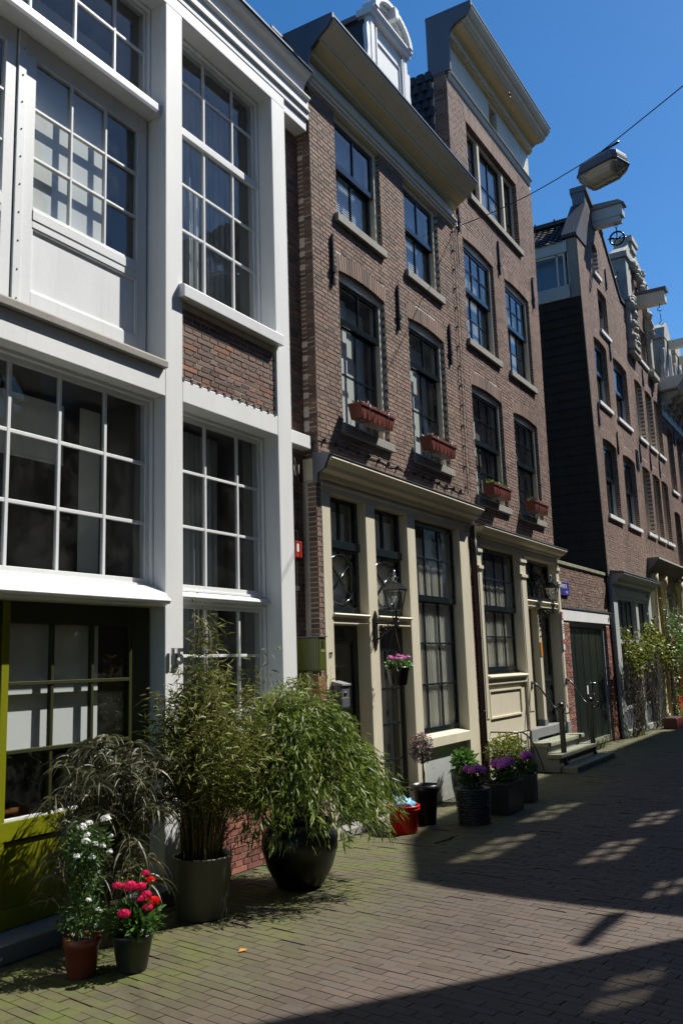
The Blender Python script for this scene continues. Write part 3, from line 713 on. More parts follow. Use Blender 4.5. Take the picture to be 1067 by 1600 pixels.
    m = MB(); m.box(5.58, 6.92, y-.02, y+.035, 6.575, 6.65); m.build('transom', W_, w, bevel=.004)
    roomof(w, 5.6, 6.95, 4.95, 7.55, y+.1); pleats(w, 5.6, 6.93, 5.0, 7.5, y+.32, 'curtaingrey', .018, .09)
    for xx in (5.95, 6.2, 6.3): pleats(w, xx-.03, xx+.03, 5.05, 6.3, y+.26, 'blind', .012, .05)
    cornice_part(H, 'sill', W_, [(-.065, 4.845), (.2, 4.845), (.2, 4.985), (-.05, 4.965), (-.065, 4.95)], 5.50, 6.99)
    w = bay_window(5.55, 6.95, 2.36, 3.93, [6.09, 6.56], [2.92, 3.405], y, st=.04, bars=.026)
    roomof(w, 5.6, 6.95, .9, 3.9, y+.1); pleats(w, 5.6, 6.65, .95, 3.88, y+.3, 'curtaingrey', .022, .085)
    cornice_part(H, 'transom', W_, [(.13, 2.29), (.32, 2.29), (.32, 2.362), (.2, 2.362), (.13, 2.335), (.12, 2.31)], 5.551, 6.949)
    bay_window(5.55, 6.95, .90, 2.29, [6.09, 6.56], [1.33, 1.82], y, st=.04, bars=.026)
    cornice_part(H, 'sill', W_, [(-.03, .77), (.3, .77), (.3, .90), (.17, .90), (-.03, .86)], 5.552, 6.948)
    MB().box(5.553, 6.947, .06, .3, .58, .768).build('apron', 'cream', H, bevel=.004)
    brickwork(H, 5.552, 6.948, .0, .58, .08, [], 'brickred', 'mortard', nobj=60, seed=4)
    # brick panel between the storeys
    brickwork(H, 5.552, 6.948, 4.135, 4.84, .03, [], 'brick15', 'mortar', nobj=300, seed=5, p=.0505)
    m = MB(); pts = [(5.56+.028*i, .015+.006*math.sin(i*2.1), 4.135+.006*math.sin(i*3.3)) for i in range(50)]; m.tube(pts, .009, 6)
    for i in range(0, 50, 4): m.box(pts[i][0]-.012, pts[i][0]+.012, -.004, .03, 4.118, 4.15)
    m.build('cable_run', 'cable', H)
    # recessed strip between the two houses
    brickwork(H, 7.19, 7.72, 0, 3.93, .17, [], 'brick15', 'mortard', nobj=200, seed=8, wall_t=.2)
    brickwork(H, 7.19, 7.72, 4.07, 7.57, .17, [], 'brick15', 'mortard', nobj=100, seed=9, wall_t=.2)
    # house number
    n1 = text('house_number', '15', .17, (5.355, -.024, 1.755), 'chrome', H, .006, bold=.007)
    return H
house15()
# ================================================================== HOUSE 17
def shopfront_sash(win, x0, x1, z0, z1, xs, zs, y=.10, rail=None, **k):
    return sash(win, x0, x1, z0, z1, y, xs, zs, 'black', **k)
def oval_light(H, x0, x1, z0, z1, y):
    """black framed light with an oval ring and a saltire of glazing bars"""
    m = MB(); st = .06
    m.box(x0, x0+.02, y, y+.05, z0, z1); m.box(x1-st, x1, y, y+.05, z0, z1); m.box(x0+.02, x1-st, y, y+.05, z0, z0+.085); m.box(x0+.02, x1-st, y, y+.05, z1-.03, z1)
    w = m.build('window', 'black', H, bevel=.003)
    a, b, c, d = x0+.02, x1-st, z0+.085, z1-.03; xc, zc = (a+b)/2, (c+d)/2; r = MB()
    ring = [(xc+(b-a)*.44*math.cos(t), y+.012, zc+((d-c)/2-.03)*math.sin(t)) for t in [2*math.pi*i/40 for i in range(40)]]
    r.tube(ring, .015, 6, closed=True)
    for s in (-1, 1): r.tube([(xc-s*(b-a)/2, y+.02, c+.01), (xc+s*(b-a)/2, y+.02, d-.01)], .014, 6)
    r.box(xc-.014, xc+.014, y+.005, y+.04, d-.04, d); r.box(xc-.014, xc+.014, y+.005, y+.04, c, c+.04)
    r.build('tracery', 'black', w); pane(w, a, b, c, d, y+.035)
    return w
def house17():
    H = root('house', (9.7, 0, 0), 'brown brick house with white dormer and cream ground floor, number 17', 'house')
    ops = [dict(x0=8.22, x1=9.33, z0=4.31, z1=6.14, rise=.04), dict(x0=9.99, x1=11.12, z0=4.31, z1=6.16, rise=.04),
           dict(x0=8.23, x1=9.34, z0=6.82, z1=8.16, rise=0, sh=0), dict(x0=10.02, x1=11.11, z0=6.82, z1=8.16, rise=0, sh=0)]
    brickwork(H, 7.68, 11.775, 3.83, 8.17, 0, ops, 'brick17', 'mortar', nobj=300, seed=11)
    brickwork(H, 7.615, 7.715, 0, 3.6, 0.0, [], 'brick17', 'mortar', nobj=80, seed=12)
    # side return facing the gap
    brickwork(H, .012, .26, 0, 8.17, 0, [], 'brick17', 'mortard', nobj=0, seed=13, side=('x', 7.685), wall_t=.05)
    dutch_window(H, 8.22, 9.33, 4.31, 6.14, 5.56, 2, 1, 2, 2, rise=.04, cover='side')
    dutch_window(H, 9.99, 11.12, 4.31, 6.16, 5.56, 2, 1, 2, 2, rise=.04, cover='side')
    dutch_window(H, 8.23, 9.34, 6.82, 8.16, 7.50, 2, 1, 2, 1, rise=0, cover='venetian')
    dutch_window(H, 10.02, 11.11, 6.82, 8.16, 7.50, 2, 1, 2, 1, rise=0, cover='venetian')
    for x, z in ((8.07, 5.92), (9.68, 5.9), (11.30, 5.9)): anchor(H, x, z, z+.5)
    # top cornice
    X0, X1 = 7.66, 11.72
    cornice_part(H, 'architrave', 'cream', [(-.03, 8.16), (.3, 8.16), (.3, 8.27), (-.07, 8.27), (-.075, 8.25), (-.05, 8.235), (-.05, 8.2), (-.03, 8.19)], X0+.02, X1)
    cornice_part(H, 'frieze', 'cream', [(-.02, 8.273), (.3, 8.273), (.3, 8.45), (-.02, 8.45)], X0+.02, X1-.01)
    cornice_part(H, 'cornice', 'yellowcream', [(-.05, 8.453), (.3, 8.453), (.3, 8.61), (-.215, 8.61), (-.215, 8.585), (-.205, 8.575), (-.15, 8.54), (-.09, 8.51), (-.085, 8.48)], X0-.02, X1+.03)
    cornice_part(H, 'gutter', 'cream', [(-.225, 8.613), (.3, 8.613), (.3, 8.80), (-.385, 8.80), (-.395, 8.785), (-.385, 8.765), (-.345, 8.72), (-.305, 8.695), (-.29, 8.675), (-.245, 8.645)], X0-.05, X1+.07)
    MB().box(X0-.06, X1+.08, -.405, .4, 8.803, 8.822).build('roof_edge', 'zinc', H)
    # zinc cheek closing the left end of the cornice
    m = MB(); m.prism_x([(-.08, 8.10), (.35, 8.10), (.35, 8.83), (-.41, 8.83), (-.41, 8.77), (-.34, 8.68), (-.22, 8.60), (-.11, 8.5), (-.08, 8.4)], X0-.085, X0-.055); m.build('zinc_cheek', 'zinc', H)
    MB().box(X0-.03, X0+.0, -.01, .3, 8.12, 8.5).build('zinc_flashing', 'zinc', H)
    # roof with tiles that can be seen next to the taller house
    m = MB(); m.prism_x([(.4, 8.7), (6, 8.7), (3.2, 9.3)], 7.7, 11.78); m.build('roof', 'slate', H)
    tm = MB(); sl = math.atan2(.6, 2.8); dz, dy = math.sin(sl), math.cos(sl)
    for r in range(15):
        for c in range(14):
            s = .02+r*.26; x = 10.2+c*.115; y = .42+s*dy; z = 8.72+s*dz+.02
            if x > 11.72: continue
            pts = []
            for q in range(5):
                u = q/4; xx = x+u*.11; h = .035*math.sin(math.pi*u)
                pts += [(xx, y-h*dz-.012, z+h*dy+.012), (xx, y+.27*dy-h*dz, z+.27*dz+h*dy)]
            tm.add(pts, [(2*q, 2*q+2, 2*q+3, 2*q+1) for q in range(4)], random.random())
    tm.build('roof_tile', 'tile', H, kind='stuff')
    # white dormer with a small pediment
    D = MB(); y0 = .2; xa, xb = 9.68, 10.78; xc = (xa+xb)/2
    D.box(xa+.1, xb-.1, y0+.04, y0+.09, 8.9, 10.52)
    dm = D.build('dormer', 'white', H, bevel=.004)
    MB().box(xa+.03, xb-.03, y0+.1, 2.2, 8.9, 10.5).build('dormer_cheek', 'slate', dm)
    p = MB(); p.box(xa, xa+.1, y0, y0+.1, 8.9, 10.5); p.box(xb-.1, xb, y0, y0+.1, 8.9, 10.5); p.box(xa+.14, xa+.17, y0-.004, y0+.05, 8.9, 10.4); p.box(xb-.17, xb-.14, y0-.004, y0+.05, 8.9, 10.4)
    p.box(xa+.2, xa+.215, y0+.02, y0+.05, 8.9, 10.22); p.box(xb-.215, xb-.2, y0+.02, y0+.05, 8.9, 10.22); p.box(xa+.2, xb-.2, y0+.02, y0+.05, 10.22, 10.235)
    p.build('pilaster', 'white', dm, bevel=.004)
    p = MB(); p.prism_x([(y0-.04, 10.5), (y0+.2, 10.5), (y0+.2, 10.60), (y0-.08, 10.60), (y0-.08, 10.57), (y0-.05, 10.55)], xa-.05, xb+.05)
    n = 18
    for k, (ro, ri, ya, yb) in enumerate(((.57, .47, y0-.10, y0+.12), (.48, .41, y0-.04, y0+.12))):
        prof = [(xc+ro*math.cos(math.pi*i/n), 10.605+ro*.6*math.sin(math.pi*i/n)) for i in range(n+1)]+[(xc+ri*math.cos(math.pi*i/n), 10.605+ri*.6*math.sin(math.pi*i/n)) for i in range(n, -1, -1)]
        for i in range(n): p.prism_y([prof[i], prof[i+1], prof[2*n+1-i-1], prof[2*n+1-i]], ya, yb)
    p.prism_y([(xc+.46*math.cos(math.pi*i/n), 10.603+.42*.6*math.sin(math.pi*i/n)) for i in range(n+1)], y0, y0+.10)
    p.prism_y([(xc-.04, 10.74), (xc+.04, 10.74), (xc+.06, 10.90), (xc-.06, 10.90)], y0-.14, y0+.05)
    p.build('pediment', 'white', dm, bevel=.003)
    for s, base in ((-1, xa), (1, xb)):
        pts = [(0, 8.9), (0, 10.32)]+[(.06, 10.36), (.10, 10.30), (.11, 10.2), (.10, 10.1), (.09, 9.95), (.12, 9.8), (.22, 9.72), (.32, 9.62), (.39, 9.45), (.43, 9.2), (.45, 8.9)]
        q = [(base+s*a, b) for a, b in pts]
        if s > 0: q = q[::-1]
        MB().prism_y(q, y0+.01, y0+.07).build('scroll', 'white', dm, bevel=.003)
    MB().prism_y([(xa-.02, 10.5), (xb+.02, 10.5), (xb+.04, 10.56), (xc, 10.66), (xa-.04, 10.56)], .42, 2.3).build('dormer_roof', 'zinc', dm)
    # ---------------- ground floor front
    m = MB(); C = 'cream'
    cornice_part(H, 'shop_cornice', 'cream', [(-.0, 3.60), (.15, 3.60), (.15, 3.83), (-.21, 3.83), (-.22, 3.80), (-.19, 3.775), (-.15, 3.74), (-.13, 3.70), (-.06, 3.68), (-.045, 3.63)], 7.60, 11.74)
    MB().prism_x([(-.225, 3.833), (.02, 3.833), (.02, 3.86), (-.225, 3.842)], 7.59, 11.75).build('cornice_flashing', 'zinc', H)
    MB().prism_x([(-.2, 3.83), (-.235, 3.85), (.0, 3.88), (.0, 3.55), (-.05, 3.55), (-.06, 3.66), (-.14, 3.70)], 7.56, 7.597).build('zinc_cheek', 'zinc', H)
    cornice_part(H, 'shop_frieze', 'cream', [(-.012, 3.50), (.15, 3.50), (.15, 3.597), (-.03, 3.597), (-.03, 3.575), (-.012, 3.56)], 7.70, 11.66)
    for a, b in ((7.705, 7.875), (8.63, 8.845), (9.665, 9.885), (11.27, 11.605)):
        MB().box(a, b, -.008, .22, 0, 3.498).build('post', 'cream', H, bevel=.005)
    # two doors with lights above
    for k, (a, b) in enumerate(((7.875, 8.63), (8.845, 9.665))):
        w = MB(); w.box(a, a+.03, .1, .16, 3.0, 3.497); w.box(b-.05, b, .1, .16, 3.0, 3.497); w.box(a+.03, b-.05, .1, .16, 3.46, 3.497)
        w.box(a, b-.005, .075, .16, 2.94, 3.03); w.box((a+b)/2-.012, (a+b)/2+.012, .105, .15, 3.03, 3.46)
        wo = w.build('window', 'black', H, bevel=.003)
        pane(wo, a+.03, (a+b)/2-.012, 3.03, 3.46, .125); pane(wo, (a+b)/2+.012, b-.05, 3.03, 3.46, .125)
        oval_light(H, a, b, 2.24, 2.94, .10)
        roomof(wo, a+.02, b-.02, 2.3, 3.45, .17, .9)
        if k == 0: roller(wo, a+.02, b-.06, 2.3, 3.38, .24, 'curtain')
        else: pleats(wo, a+.02, b-.03, 2.3, 3.4, .2, 'curtain', .009, .055)
        cornice_part(H, 'transom', 'cream', [(.04, 2.125), (.2, 2.125), (.2, 2.24), (-.02, 2.24), (-.035, 2.225), (-.02, 2.205), (.03, 2.195), (.035, 2.15), (.0, 2.145), (.0, 2.13)], a-.0, b+.0)
    d = MB(); a, b = 7.875, 8.63; y = .15
    d.box(a, a+.09, y, y+.05, .08, 2.12); d.box(b-.09, b, y, y+.05, .08, 2.12); d.box(a+.09, b-.09, y, y+.05, 1.95, 2.12); d.box(a+.09, b-.09, y, y+.05, .08, .9)
    d.box(a+.1, b-.1, y-.012, y, 1.97, 1.985); d.box(a+.1, b-.1, y-.012, y, 1.93, 1.94); d.box(a+.15, b-.15, y-.012, y, .3, .8)
    do = d.build('door', 'black', H, bevel=.004); pane(do, a+.09, b-.09, .9, 1.95, y+.02); roomof(do, a+.05, b-.05, .2, 2.0, .21, .9)
    text('house_number', '17', .09, (8.2, y-.01, 1.42), 'chrome', do, .002)
    MB().box(a+.12, a+.3, y-.02, y, 1.2, 1.23).build('letter_slot', 'chrome', do, bevel=.002)
    a, b = 8.845, 9.665
    w = MB(); w.box(a, b, .12, .18, 1.88, 2.124); wo = w.build('door', 'black', H, bevel=.003)
    sash(wo, a, b, .08, 1.879, .12, [(a+b)/2-.01], [.62, 1.02, 1.42], 'black', st=.06, top=.03, bot=.3)
    roomof(wo, a+.02, b-.02, .2, 2.0, .19, .9); pleats(wo, a+.03, b-.05, .3, 1.95, .27, 'curtain', .009, .05)
    MB().box(7.876, 9.664, -.02, .3, 0, .078).build('threshold', 'stone', H, bevel=.008)
    MB().box(7.705, 7.875, -.03, .2, .0, .35).build('plinth', 'stone', H, bevel=.008) if False else None
    # big window
    a, b = 9.885, 11.27; w = MB(); w.box(a, b, .1, .2, 3.47, 3.497); wo = w.build('window', 'black', H)
    xs = [a+.03+(b-a-.09)*i/3 for i in (1, 2)]
    sash(wo, a, b-.01, 2.47, 3.469, .09, xs, [3.03], 'black', st=.035, bot=.08, top=.05)
    sash(wo, a, b-.01, .83, 2.50, .13, xs, [1.43, 1.945], 'black', st=.035, bot=.07)
    roomof(wo, a+.02, b-.02, .8, 3.45, .2, 1.2); pleats(wo, a+.02, b-.05, .86, 3.3, .178, 'curtain', .009, .055)
    cornice_part(H, 'sill', 'cream', [(-.015, .68), (.2, .68), (.2, .83), (.1, .83), (-.015, .795)], 9.886, 11.269)
    MB().box(9.886, 11.269, .06, .2, 0, .679).build('apron_panel', 'palegrey', H, bevel=.003)
    m = MB(); m.lathe((9.97, .08, 1.33), [(.004, 0), (.012, .01), (.014, .04), (.006, .06), (.006, .1), (.012, .115), (.002, .13)], 10); m.build('door_knocker', 'orange', H)
    text('house_number', '17', .085, (7.755, -.0125, 1.78), 'blackflat', H, .002, sx=.8)
    # clipped cable along the brickwork
    m = MB(); pts = [(7.70+i*.08, -.012-.004*math.sin(i*1.3), 4.05-.0*i+.012*math.sin(i*.9)) for i in range(49)]; m.tube(pts, .006, 5)
    m.tube([(11.62+.01*math.sin(i), -.03, 4.05+i*.1) for i in range(41)], .006, 5)
    for i in range(1, 49, 3): x = 7.70+i*.08; m.box(x-.006, x+.006, -.04, .002, 4.03, 4.07)
    for i in range(1, 41, 3): z = 4.05+i*.1; m.box(11.60, 11.635, -.038, .002, z-.006, z+.006)
    m.build('clipped_cable', 'cable', H)
    return H
house17()
# ================================================================== HOUSE 19 (taller neighbour)
def house19():
    H = root('house', (13.7, 0, 0), 'tall narrow brown brick house with deep overhanging cream cornice and cream pilasters', 'house')
    ops = [dict(x0=12.06, x1=13.34, z0=6.50, z1=8.16, rise=.04), dict(x0=13.87, x1=15.1, z0=6.50, z1=8.16, rise=.04),
           dict(x0=12.06, x1=13.34, z0=4.06, z1=5.80, rise=.04), dict(x0=13.87, x1=15.08, z0=4.06, z1=5.78, rise=.04),
           dict(x0=12.50, x1=14.86, z0=9.06, z1=10.38, rise=0, sh=.26)]
    brickwork(H, 11.79, 15.62, 3.62, 10.74, 0, ops, 'brick3', 'mortar', nobj=300, seed=21, xr=lambda z: 15.56+(z-3.6)*.030)
    for o in ops[:4]:
        dutch_window(H, o['x0'], o['x1'], o['z0'], o['z1'], 7.36 if o['z0'] > 6 else 4.93, 3, 2, 3, 2, rise=.04, cover='venetian' if o['z0'] > 6 else 'side', bars=.018)
    # attic window in three lights
    m = MB(); y = .08; z0, z1 = 9.06, 10.38
    m.box(12.5, 12.56, y, y+.12, z0, z1); m.box(14.80, 14.86, y, y+.12, z0, z1); m.box(12.56, 14.8, y, y+.12, z1-.07, z1); m.box(12.56, 14.8, y, y+.12, z0, z0+.05)
    m.box(13.07, 13.15, y-.03, y+.1, z0+.05, z1-.07); m.box(14.22, 14.30, y-.03, y+.1, z0+.05, z1-.07)
    w = m.build('window', 'cream', H, bevel=.004)
    for a, b, c in ((12.56, 13.07, []), (13.15, 14.22, [13.68]), (14.30, 14.8, [])):
        sash(w, a, b, z0+.05, z1-.07, y+.03, c, [9.5, 9.92] if not c else [9.68], 'black', st=.045, mw=.02)
    roomof(w, 12.56, 14.8, z0, z1, .2); roller(w, 12.6, 13.6, z0+.1, z1-.1, .35, 'blind')
    MB().box(12.42, 14.9, -.055, .1, z0-.1, z0).build('sill', 'stone', w, bevel=.006)
    for x, z in ((13.62, 8.15), (15.38, 8.15), (11.9, 8.2)): anchor(H, x, z, z+.5)
    MB().box(11.79, 15.9, .26, .3, 3.6, 11.9).build('wall_core', 'room', H)
    # side wall above the lower neighbour
    brickwork(H, .012, .22, 8.6, 11.84, 0, [], 'brick3', 'mortard', nobj=0, seed=22, side=('x', 11.785), wall_t=.05)
    MB().box(11.80, 11.9, .2, 4.2, 8.0, 10.93).build('side_wall', 'slate', H)
    tm = MB()
    for r in range(17):
        for c in range(26):
            yy = .23+c*.15+(.075 if r % 2 else 0); zz = 8.3+r*.155; vs = []
            for q in range(4):
                h = .022*math.sin(math.pi*q/3); vs += [(11.765-h, yy+q*.046, zz), (11.79-h, yy+q*.046, zz+.17)]
            tm.add(vs, [(2*q, 2*q+2, 2*q+3, 2*q+1) for q in range(3)], random.random())
    tm.build('hung_tile', 'tile', H, kind='stuff')
    # big cornice
    X0, X1 = 11.86, 15.70
    cornice_part(H, 'architrave', 'cream', [(-.02, 10.74), (.3, 10.74), (.3, 10.86), (-.06, 10.86), (-.07, 10.84), (-.04, 10.82), (-.035, 10.78)], X0, X1)
    m = MB(); m.box(X0, 13.62, -.012, .3, 10.862, 11.42); m.box(14.0, X1-.01, -.012, .3, 10.862, 11.42); m.box(13.62, 14.0, -.011, .3, 10.862, 10.95); m.box(13.62, 14.0, -.011, .3, 11.34, 11.42)
    m.build('frieze', 'cream', H, bevel=.004); MB().box(13.6, 14.02, .15, .2, 10.94, 11.36).build('attic_hatch', 'room', H)
    cornice_part(H, 'cornice', 'yellowcream', [(-.05, 11.423), (.3, 11.423), (.3, 11.625), (-.29, 11.625), (-.29, 11.60), (-.27, 11.59), (-.17, 11.58), (-.11, 11.54), (-.085, 11.46)], X0-.02, X1+.04)
    m = MB()
    for i in range(60): x = X0+.02+i*.064; m.box(x, x+.035, -.115, -.05, 11.425, 11.47)
    m.build('dentils', 'cream', H, kind='stuff')
    cornice_part(H, 'gutter', 'cream', [(-.30, 11.628), (.3, 11.628), (.3, 11.85), (-.455, 11.85), (-.465, 11.82), (-.45, 11.79), (-.41, 11.735), (-.37, 11.71), (-.355, 11.68), (-.32, 11.65)], X0-.04, X1+.10)
    MB().box(X0-.06, X1+.11, -.475, .32, 11.853, 11.875).build('roof_edge', 'zinc', H)
    MB().prism_x([(-.08, 10.84), (.30, 10.84), (.30, 11.885), (-.48, 11.885), (-.48, 11.8), (-.38, 11.65), (-.2, 11.6), (-.10, 11.5), (-.08, 11.4)], X0-.085, X0-.045).build('zinc_cheek', 'zinc', H)
    m = MB(); m.tube([(13.85+.035*math.cos(t), -.33, 11.50+.04*math.sin(t)) for t in [R(-60+i*25) for i in range(11)]], .01, 6); m.tube([(13.85, -.33, 11.56), (13.85, -.33, 11.52)], .01, 6); m.build('ceiling_hook', 'iron', H)
    MB().box(11.92, 15.75, .32, 5, 10.6, 10.9).build('roof', 'slate', H)
    # ---------------- ground floor
    cornice_part(H, 'shop_cornice', 'cream', [(-.0, 3.46), (.15, 3.46), (.15, 3.61), (-.17, 3.61), (-.18, 3.585), (-.15, 3.56), (-.12, 3.53), (-.05, 3.515), (-.04, 3.48)], 11.83, 15.78)
    MB().prism_x([(-.185, 3.613), (.02, 3.613), (.02, 3.65), (-.185, 3.625)], 11.82, 15.79).build('cornice_flashing', 'zinc', H)
    cornice_part(H, 'shop_frieze', 'cream', [(-.012, 3.36), (.15, 3.36), (.15, 3.457), (-.02, 3.457)], 11.83, 15.66)
    for a, b in ((11.84, 12.0), (13.63, 13.90), (15.52, 15.68)):
        m = MB(); m.box(a, b, -.02, .2, .62, 3.36); m.box(a-.01, b+.01, -.045, .1, 3.24, 3.30); m.box(a-.01, b+.01, -.05, .1, 3.0, 3.05); m.box(a+.03, b-.03, -.03, 0, .9, 2.95)
        p = m.build('pilaster', 'cream', H, bevel=.004)
        MB().box(a-.012, b+.012, -.04, .2, 0 if a < 13 else .3, .618).build('pilaster_base', 'bluestone' if a > 13 else 'cream', p, bevel=.006)
    brickwork(H, 11.625, 11.835, 0, 3.45, .05, [], 'brickred', 'mortard', nobj=30, seed=23)
    a, b = 12.0, 13.63; w = MB(); w.box(a, b, .1, .2, 3.33, 3.36); w.box(a, a+.01, .1, .18, 1.53, 3.33); w.box(a, b, .1, .18, 1.50, 1.53); wo = w.build('window', 'black', H)
    xs = [a+.04+(b-a-.08)*i/4 for i in (1, 2, 3)]
    sash(wo, a, b, 2.43, 3.329, .09, xs, [2.90], 'black', st=.04, bot=.08, top=.04, mw=.02)
    sash(wo, a, b, 1.53, 2.46, .13, xs, [2.05], 'black', st=.04, bot=.08, mw=.02)
    roomof(wo, a+.02, b-.02, 1.5, 3.3, .2, 1.2); pleats(wo, a+.04, b-.05, 1.5, 3.2, .178, 'curtain', .009, .06)
    cornice_part(H, 'sill', 'cream', [(-.02, 1.36), (.2, 1.36), (.2, 1.50), (.05, 1.50), (-.05, 1.485), (-.06, 1.465), (-.03, 1.44), (-.02, 1.40)], 12.0, 13.62)
    m = MB(); m.box(12.0, 13.62, .02, .2, .62, 1.36); m.box(12.08, 13.4, .0, .02, 1.26, 1.29); m.box(12.08, 13.4, .0, .02, .88, .91); m.box(12.08, 12.11, .0, .02, .91, 1.26); m.box(13.37, 13.4, .0, .02, .91, 1.26)
    m.box(12.0, 13.62, -.01, .2, .0, .6); m.build('apron_panel', 'cream', H, bevel=.004)
    # doors
    a, b = 13.90, 15.52
    cornice_part(H, 'transom', 'cream', [(.02, 2.53), (.2, 2.53), (.2, 2.66), (-.01, 2.66), (-.03, 2.64), (.0, 2.61), (.01, 2.57), (-.01, 2.56)], a, b)
    f = MB(); f.box(a, b, .12, .18, 3.3, 3.36); f.box(a, a+.05, .12, .18, 2.66, 3.3); f.box(b-.05, b, .12, .18, 2.66, 3.3); f.box(a+.05, b-.05, .12, .18, 2.66, 2.74)
    xc = (a+b)/2
    for c in (xc-.37, xc+.37):
        f.tube([(c+.34*math.cos(t), .14, 2.74+.42*math.sin(t)) for t in [math.pi*i/16 for i in range(17)]], .014, 6)
        f.tube([(c+.18*math.cos(t), .14, 2.74+.24*math.sin(t)) for t in [math.pi*i/12 for i in range(13)]], .011, 6)
    f.box(xc-.02, xc+.02, .125, .17, 2.74, 3.3); f.tube([(a+.05, .14, 3.28), (xc, .14, 2.95)], .012, 6); f.tube([(b-.05, .14, 3.28), (xc, .14, 2.95)], .012, 6)
    fo = f.build('fanlight', 'black', H); pane(fo, a+.05, b-.05, 2.74, 3.3, .16); roomof(fo, a, b, 2.7, 3.3, .2)
    MB().box(14.55, 14.68, .05, .2, .62, 2.53).build('door_post', 'cream', H, bevel=.005)
    MB().box(14.54, 14.69, .04, .2, .55, .72).build('post_foot', 'bluestone', H, bevel=.005)
    for p0, p1 in ((13.9, 14.55), (14.68, 15.52)):
        y = .16; d = MB(); d.box(p0, p0+.09, y, y+.05, .62, 2.53); d.box(p1-.09, p1, y, y+.05, .62, 2.53); d.box(p0+.09, p1-.09, y, y+.05, 2.4, 2.53); d.box(p0+.09, p1-.09, y, y+.05, 1.25, 1.42); d.box(p0+.09, p1-.09, y, y+.05, .62, .74)
        d.box(p0+.09, p1-.09, y+.02, y+.04, .74, 1.25); d.box(p0+.14, p1-.14, y+.0, y+.02, .82, 1.17); d.box(p0+.05, p1-.05, y-.02, y, 1.32, 1.36)
        do = d.build('door', 'black', H, bevel=.004); pane(do, p0+.09, p1-.09, 1.42, 2.4, y+.03); roomof(do, p0+.05, p1-.05, 1.4, 2.5, .22, .8)
    MB().box(a-.0, b, -.0, .22, .46, .618).build('threshold', 'bluestone', H, bevel=.012)
    m = MB(); m.box(14.57, 14.66, .038, .05, 1.75, 1.98); m.build('nameplate', 'orange', H); m = MB()
    for i in range(3): m.sphere((14.615, .045, 2.08+i*.1), .018, 10, 6)
    m.build('bell_push', 'iron', H)
    return H
house19()
# ================================================================== STOOP AND RAILINGS
def stoop():
    S = root('stoop', (14.6, -.3, 0), 'worn grey stone steps up to the black double doors', 'steps')
    for i, (y0, zt, x0, x1) in enumerate(((-.30, .43, 13.60, 15.55), (-.50, .27, 13.55, 15.58), (-.72, .09, 13.62, 15.8))):
        MB().box(x0, x1, y0, -.002 if i == 0 else (-.262 if i == 1 else -.46), zt-.07, zt).build('tread', 'mossstone', S, bevel=.015)
        if i < 2: MB().box(x0+.04, x1-.04, y0+.04, -.003 if i == 0 else -.263, (.0 if i == 0 else .0), zt-.071).build('riser', 'bluestone', S, bevel=.006)
    MB().box(13.62, 15.9, -.715, -.0, 0, .029).build('base_slab', 'bluestone', S)
    return S
stoop()
def railing(x, label, xw):
    Rr = root('railing', (x, -.45, 0), label, 'railing', None)
    m = MB(); m.box(x-.035, x+.035, -.485, -.415, 0, .98); m.box(x-.05, x+.05, -.50, -.40, 0.03, .13); m.build('post', 'iron', Rr, bevel=.006)
    m = MB(); m.box(x-.05, x+.05, -.50, -.40, .90, .94); m.lathe((x, -.45, .98), [(.045, -.02), (.055, .01), (.03, .04), (.002, .055)], 12); m.build('cap', 'iron', Rr)
    m = MB(); y0 = -.02; pts = []
    for i in range(21):
        t = i/20; s = 3*t*t-2*t**3
        pts.append((xw+(x-xw)*t, y0+(-.43)*t, 1.33-.40*s+.02*math.sin(math.pi*t*2)))
    m.tube(pts, .014, 8); m.box(xw-.015, xw+.015, -.045, 0, 1.24, 1.36); m.build('handrail', 'iron', Rr)
    m = MB(); m.tube([(x, -.49-.045*(1-math.cos(a))-.004*a, .91-.05*math.sin(a)*1.0+.0*a) for a in [R(q) for q in range(0, 300, 20)]], .010, 6); m.build('scroll', 'iron', Rr)
    return Rr
railing(13.85, 'black iron handrail and post on the near side of the stone steps', 13.78)
railing(15.50, 'black iron handrail and post on the far side of the steps, by the gate', 15.6)
def bow_rail():
    m = MB(); x0, x1 = 11.95, 12.95; y = -.42
    # low hooped rail fencing off the area behind the flower pots
    pts = [(x0+.01, y, .0)]+[(x0+(x1-x0)*t, y, .72-.62*t**2.2) for t in [i/16 for i in range(17)]]
    m.tube(pts, .011, 6)
    for t in (.12, .4): m.tube([(x0+(x1-x0)*t, y, 0), (x0+(x1-x0)*t, y, .72-.62*t**2.2)], .009, 6)
    m.tube([(x0+.01, y, .72), (x0+.01, 0, .72)], .010, 6)
    single(m.build('hooped_rail', 'iron'), 'low bowed black iron rail behind the yellow green shrub', 'railing')
bow_rail()
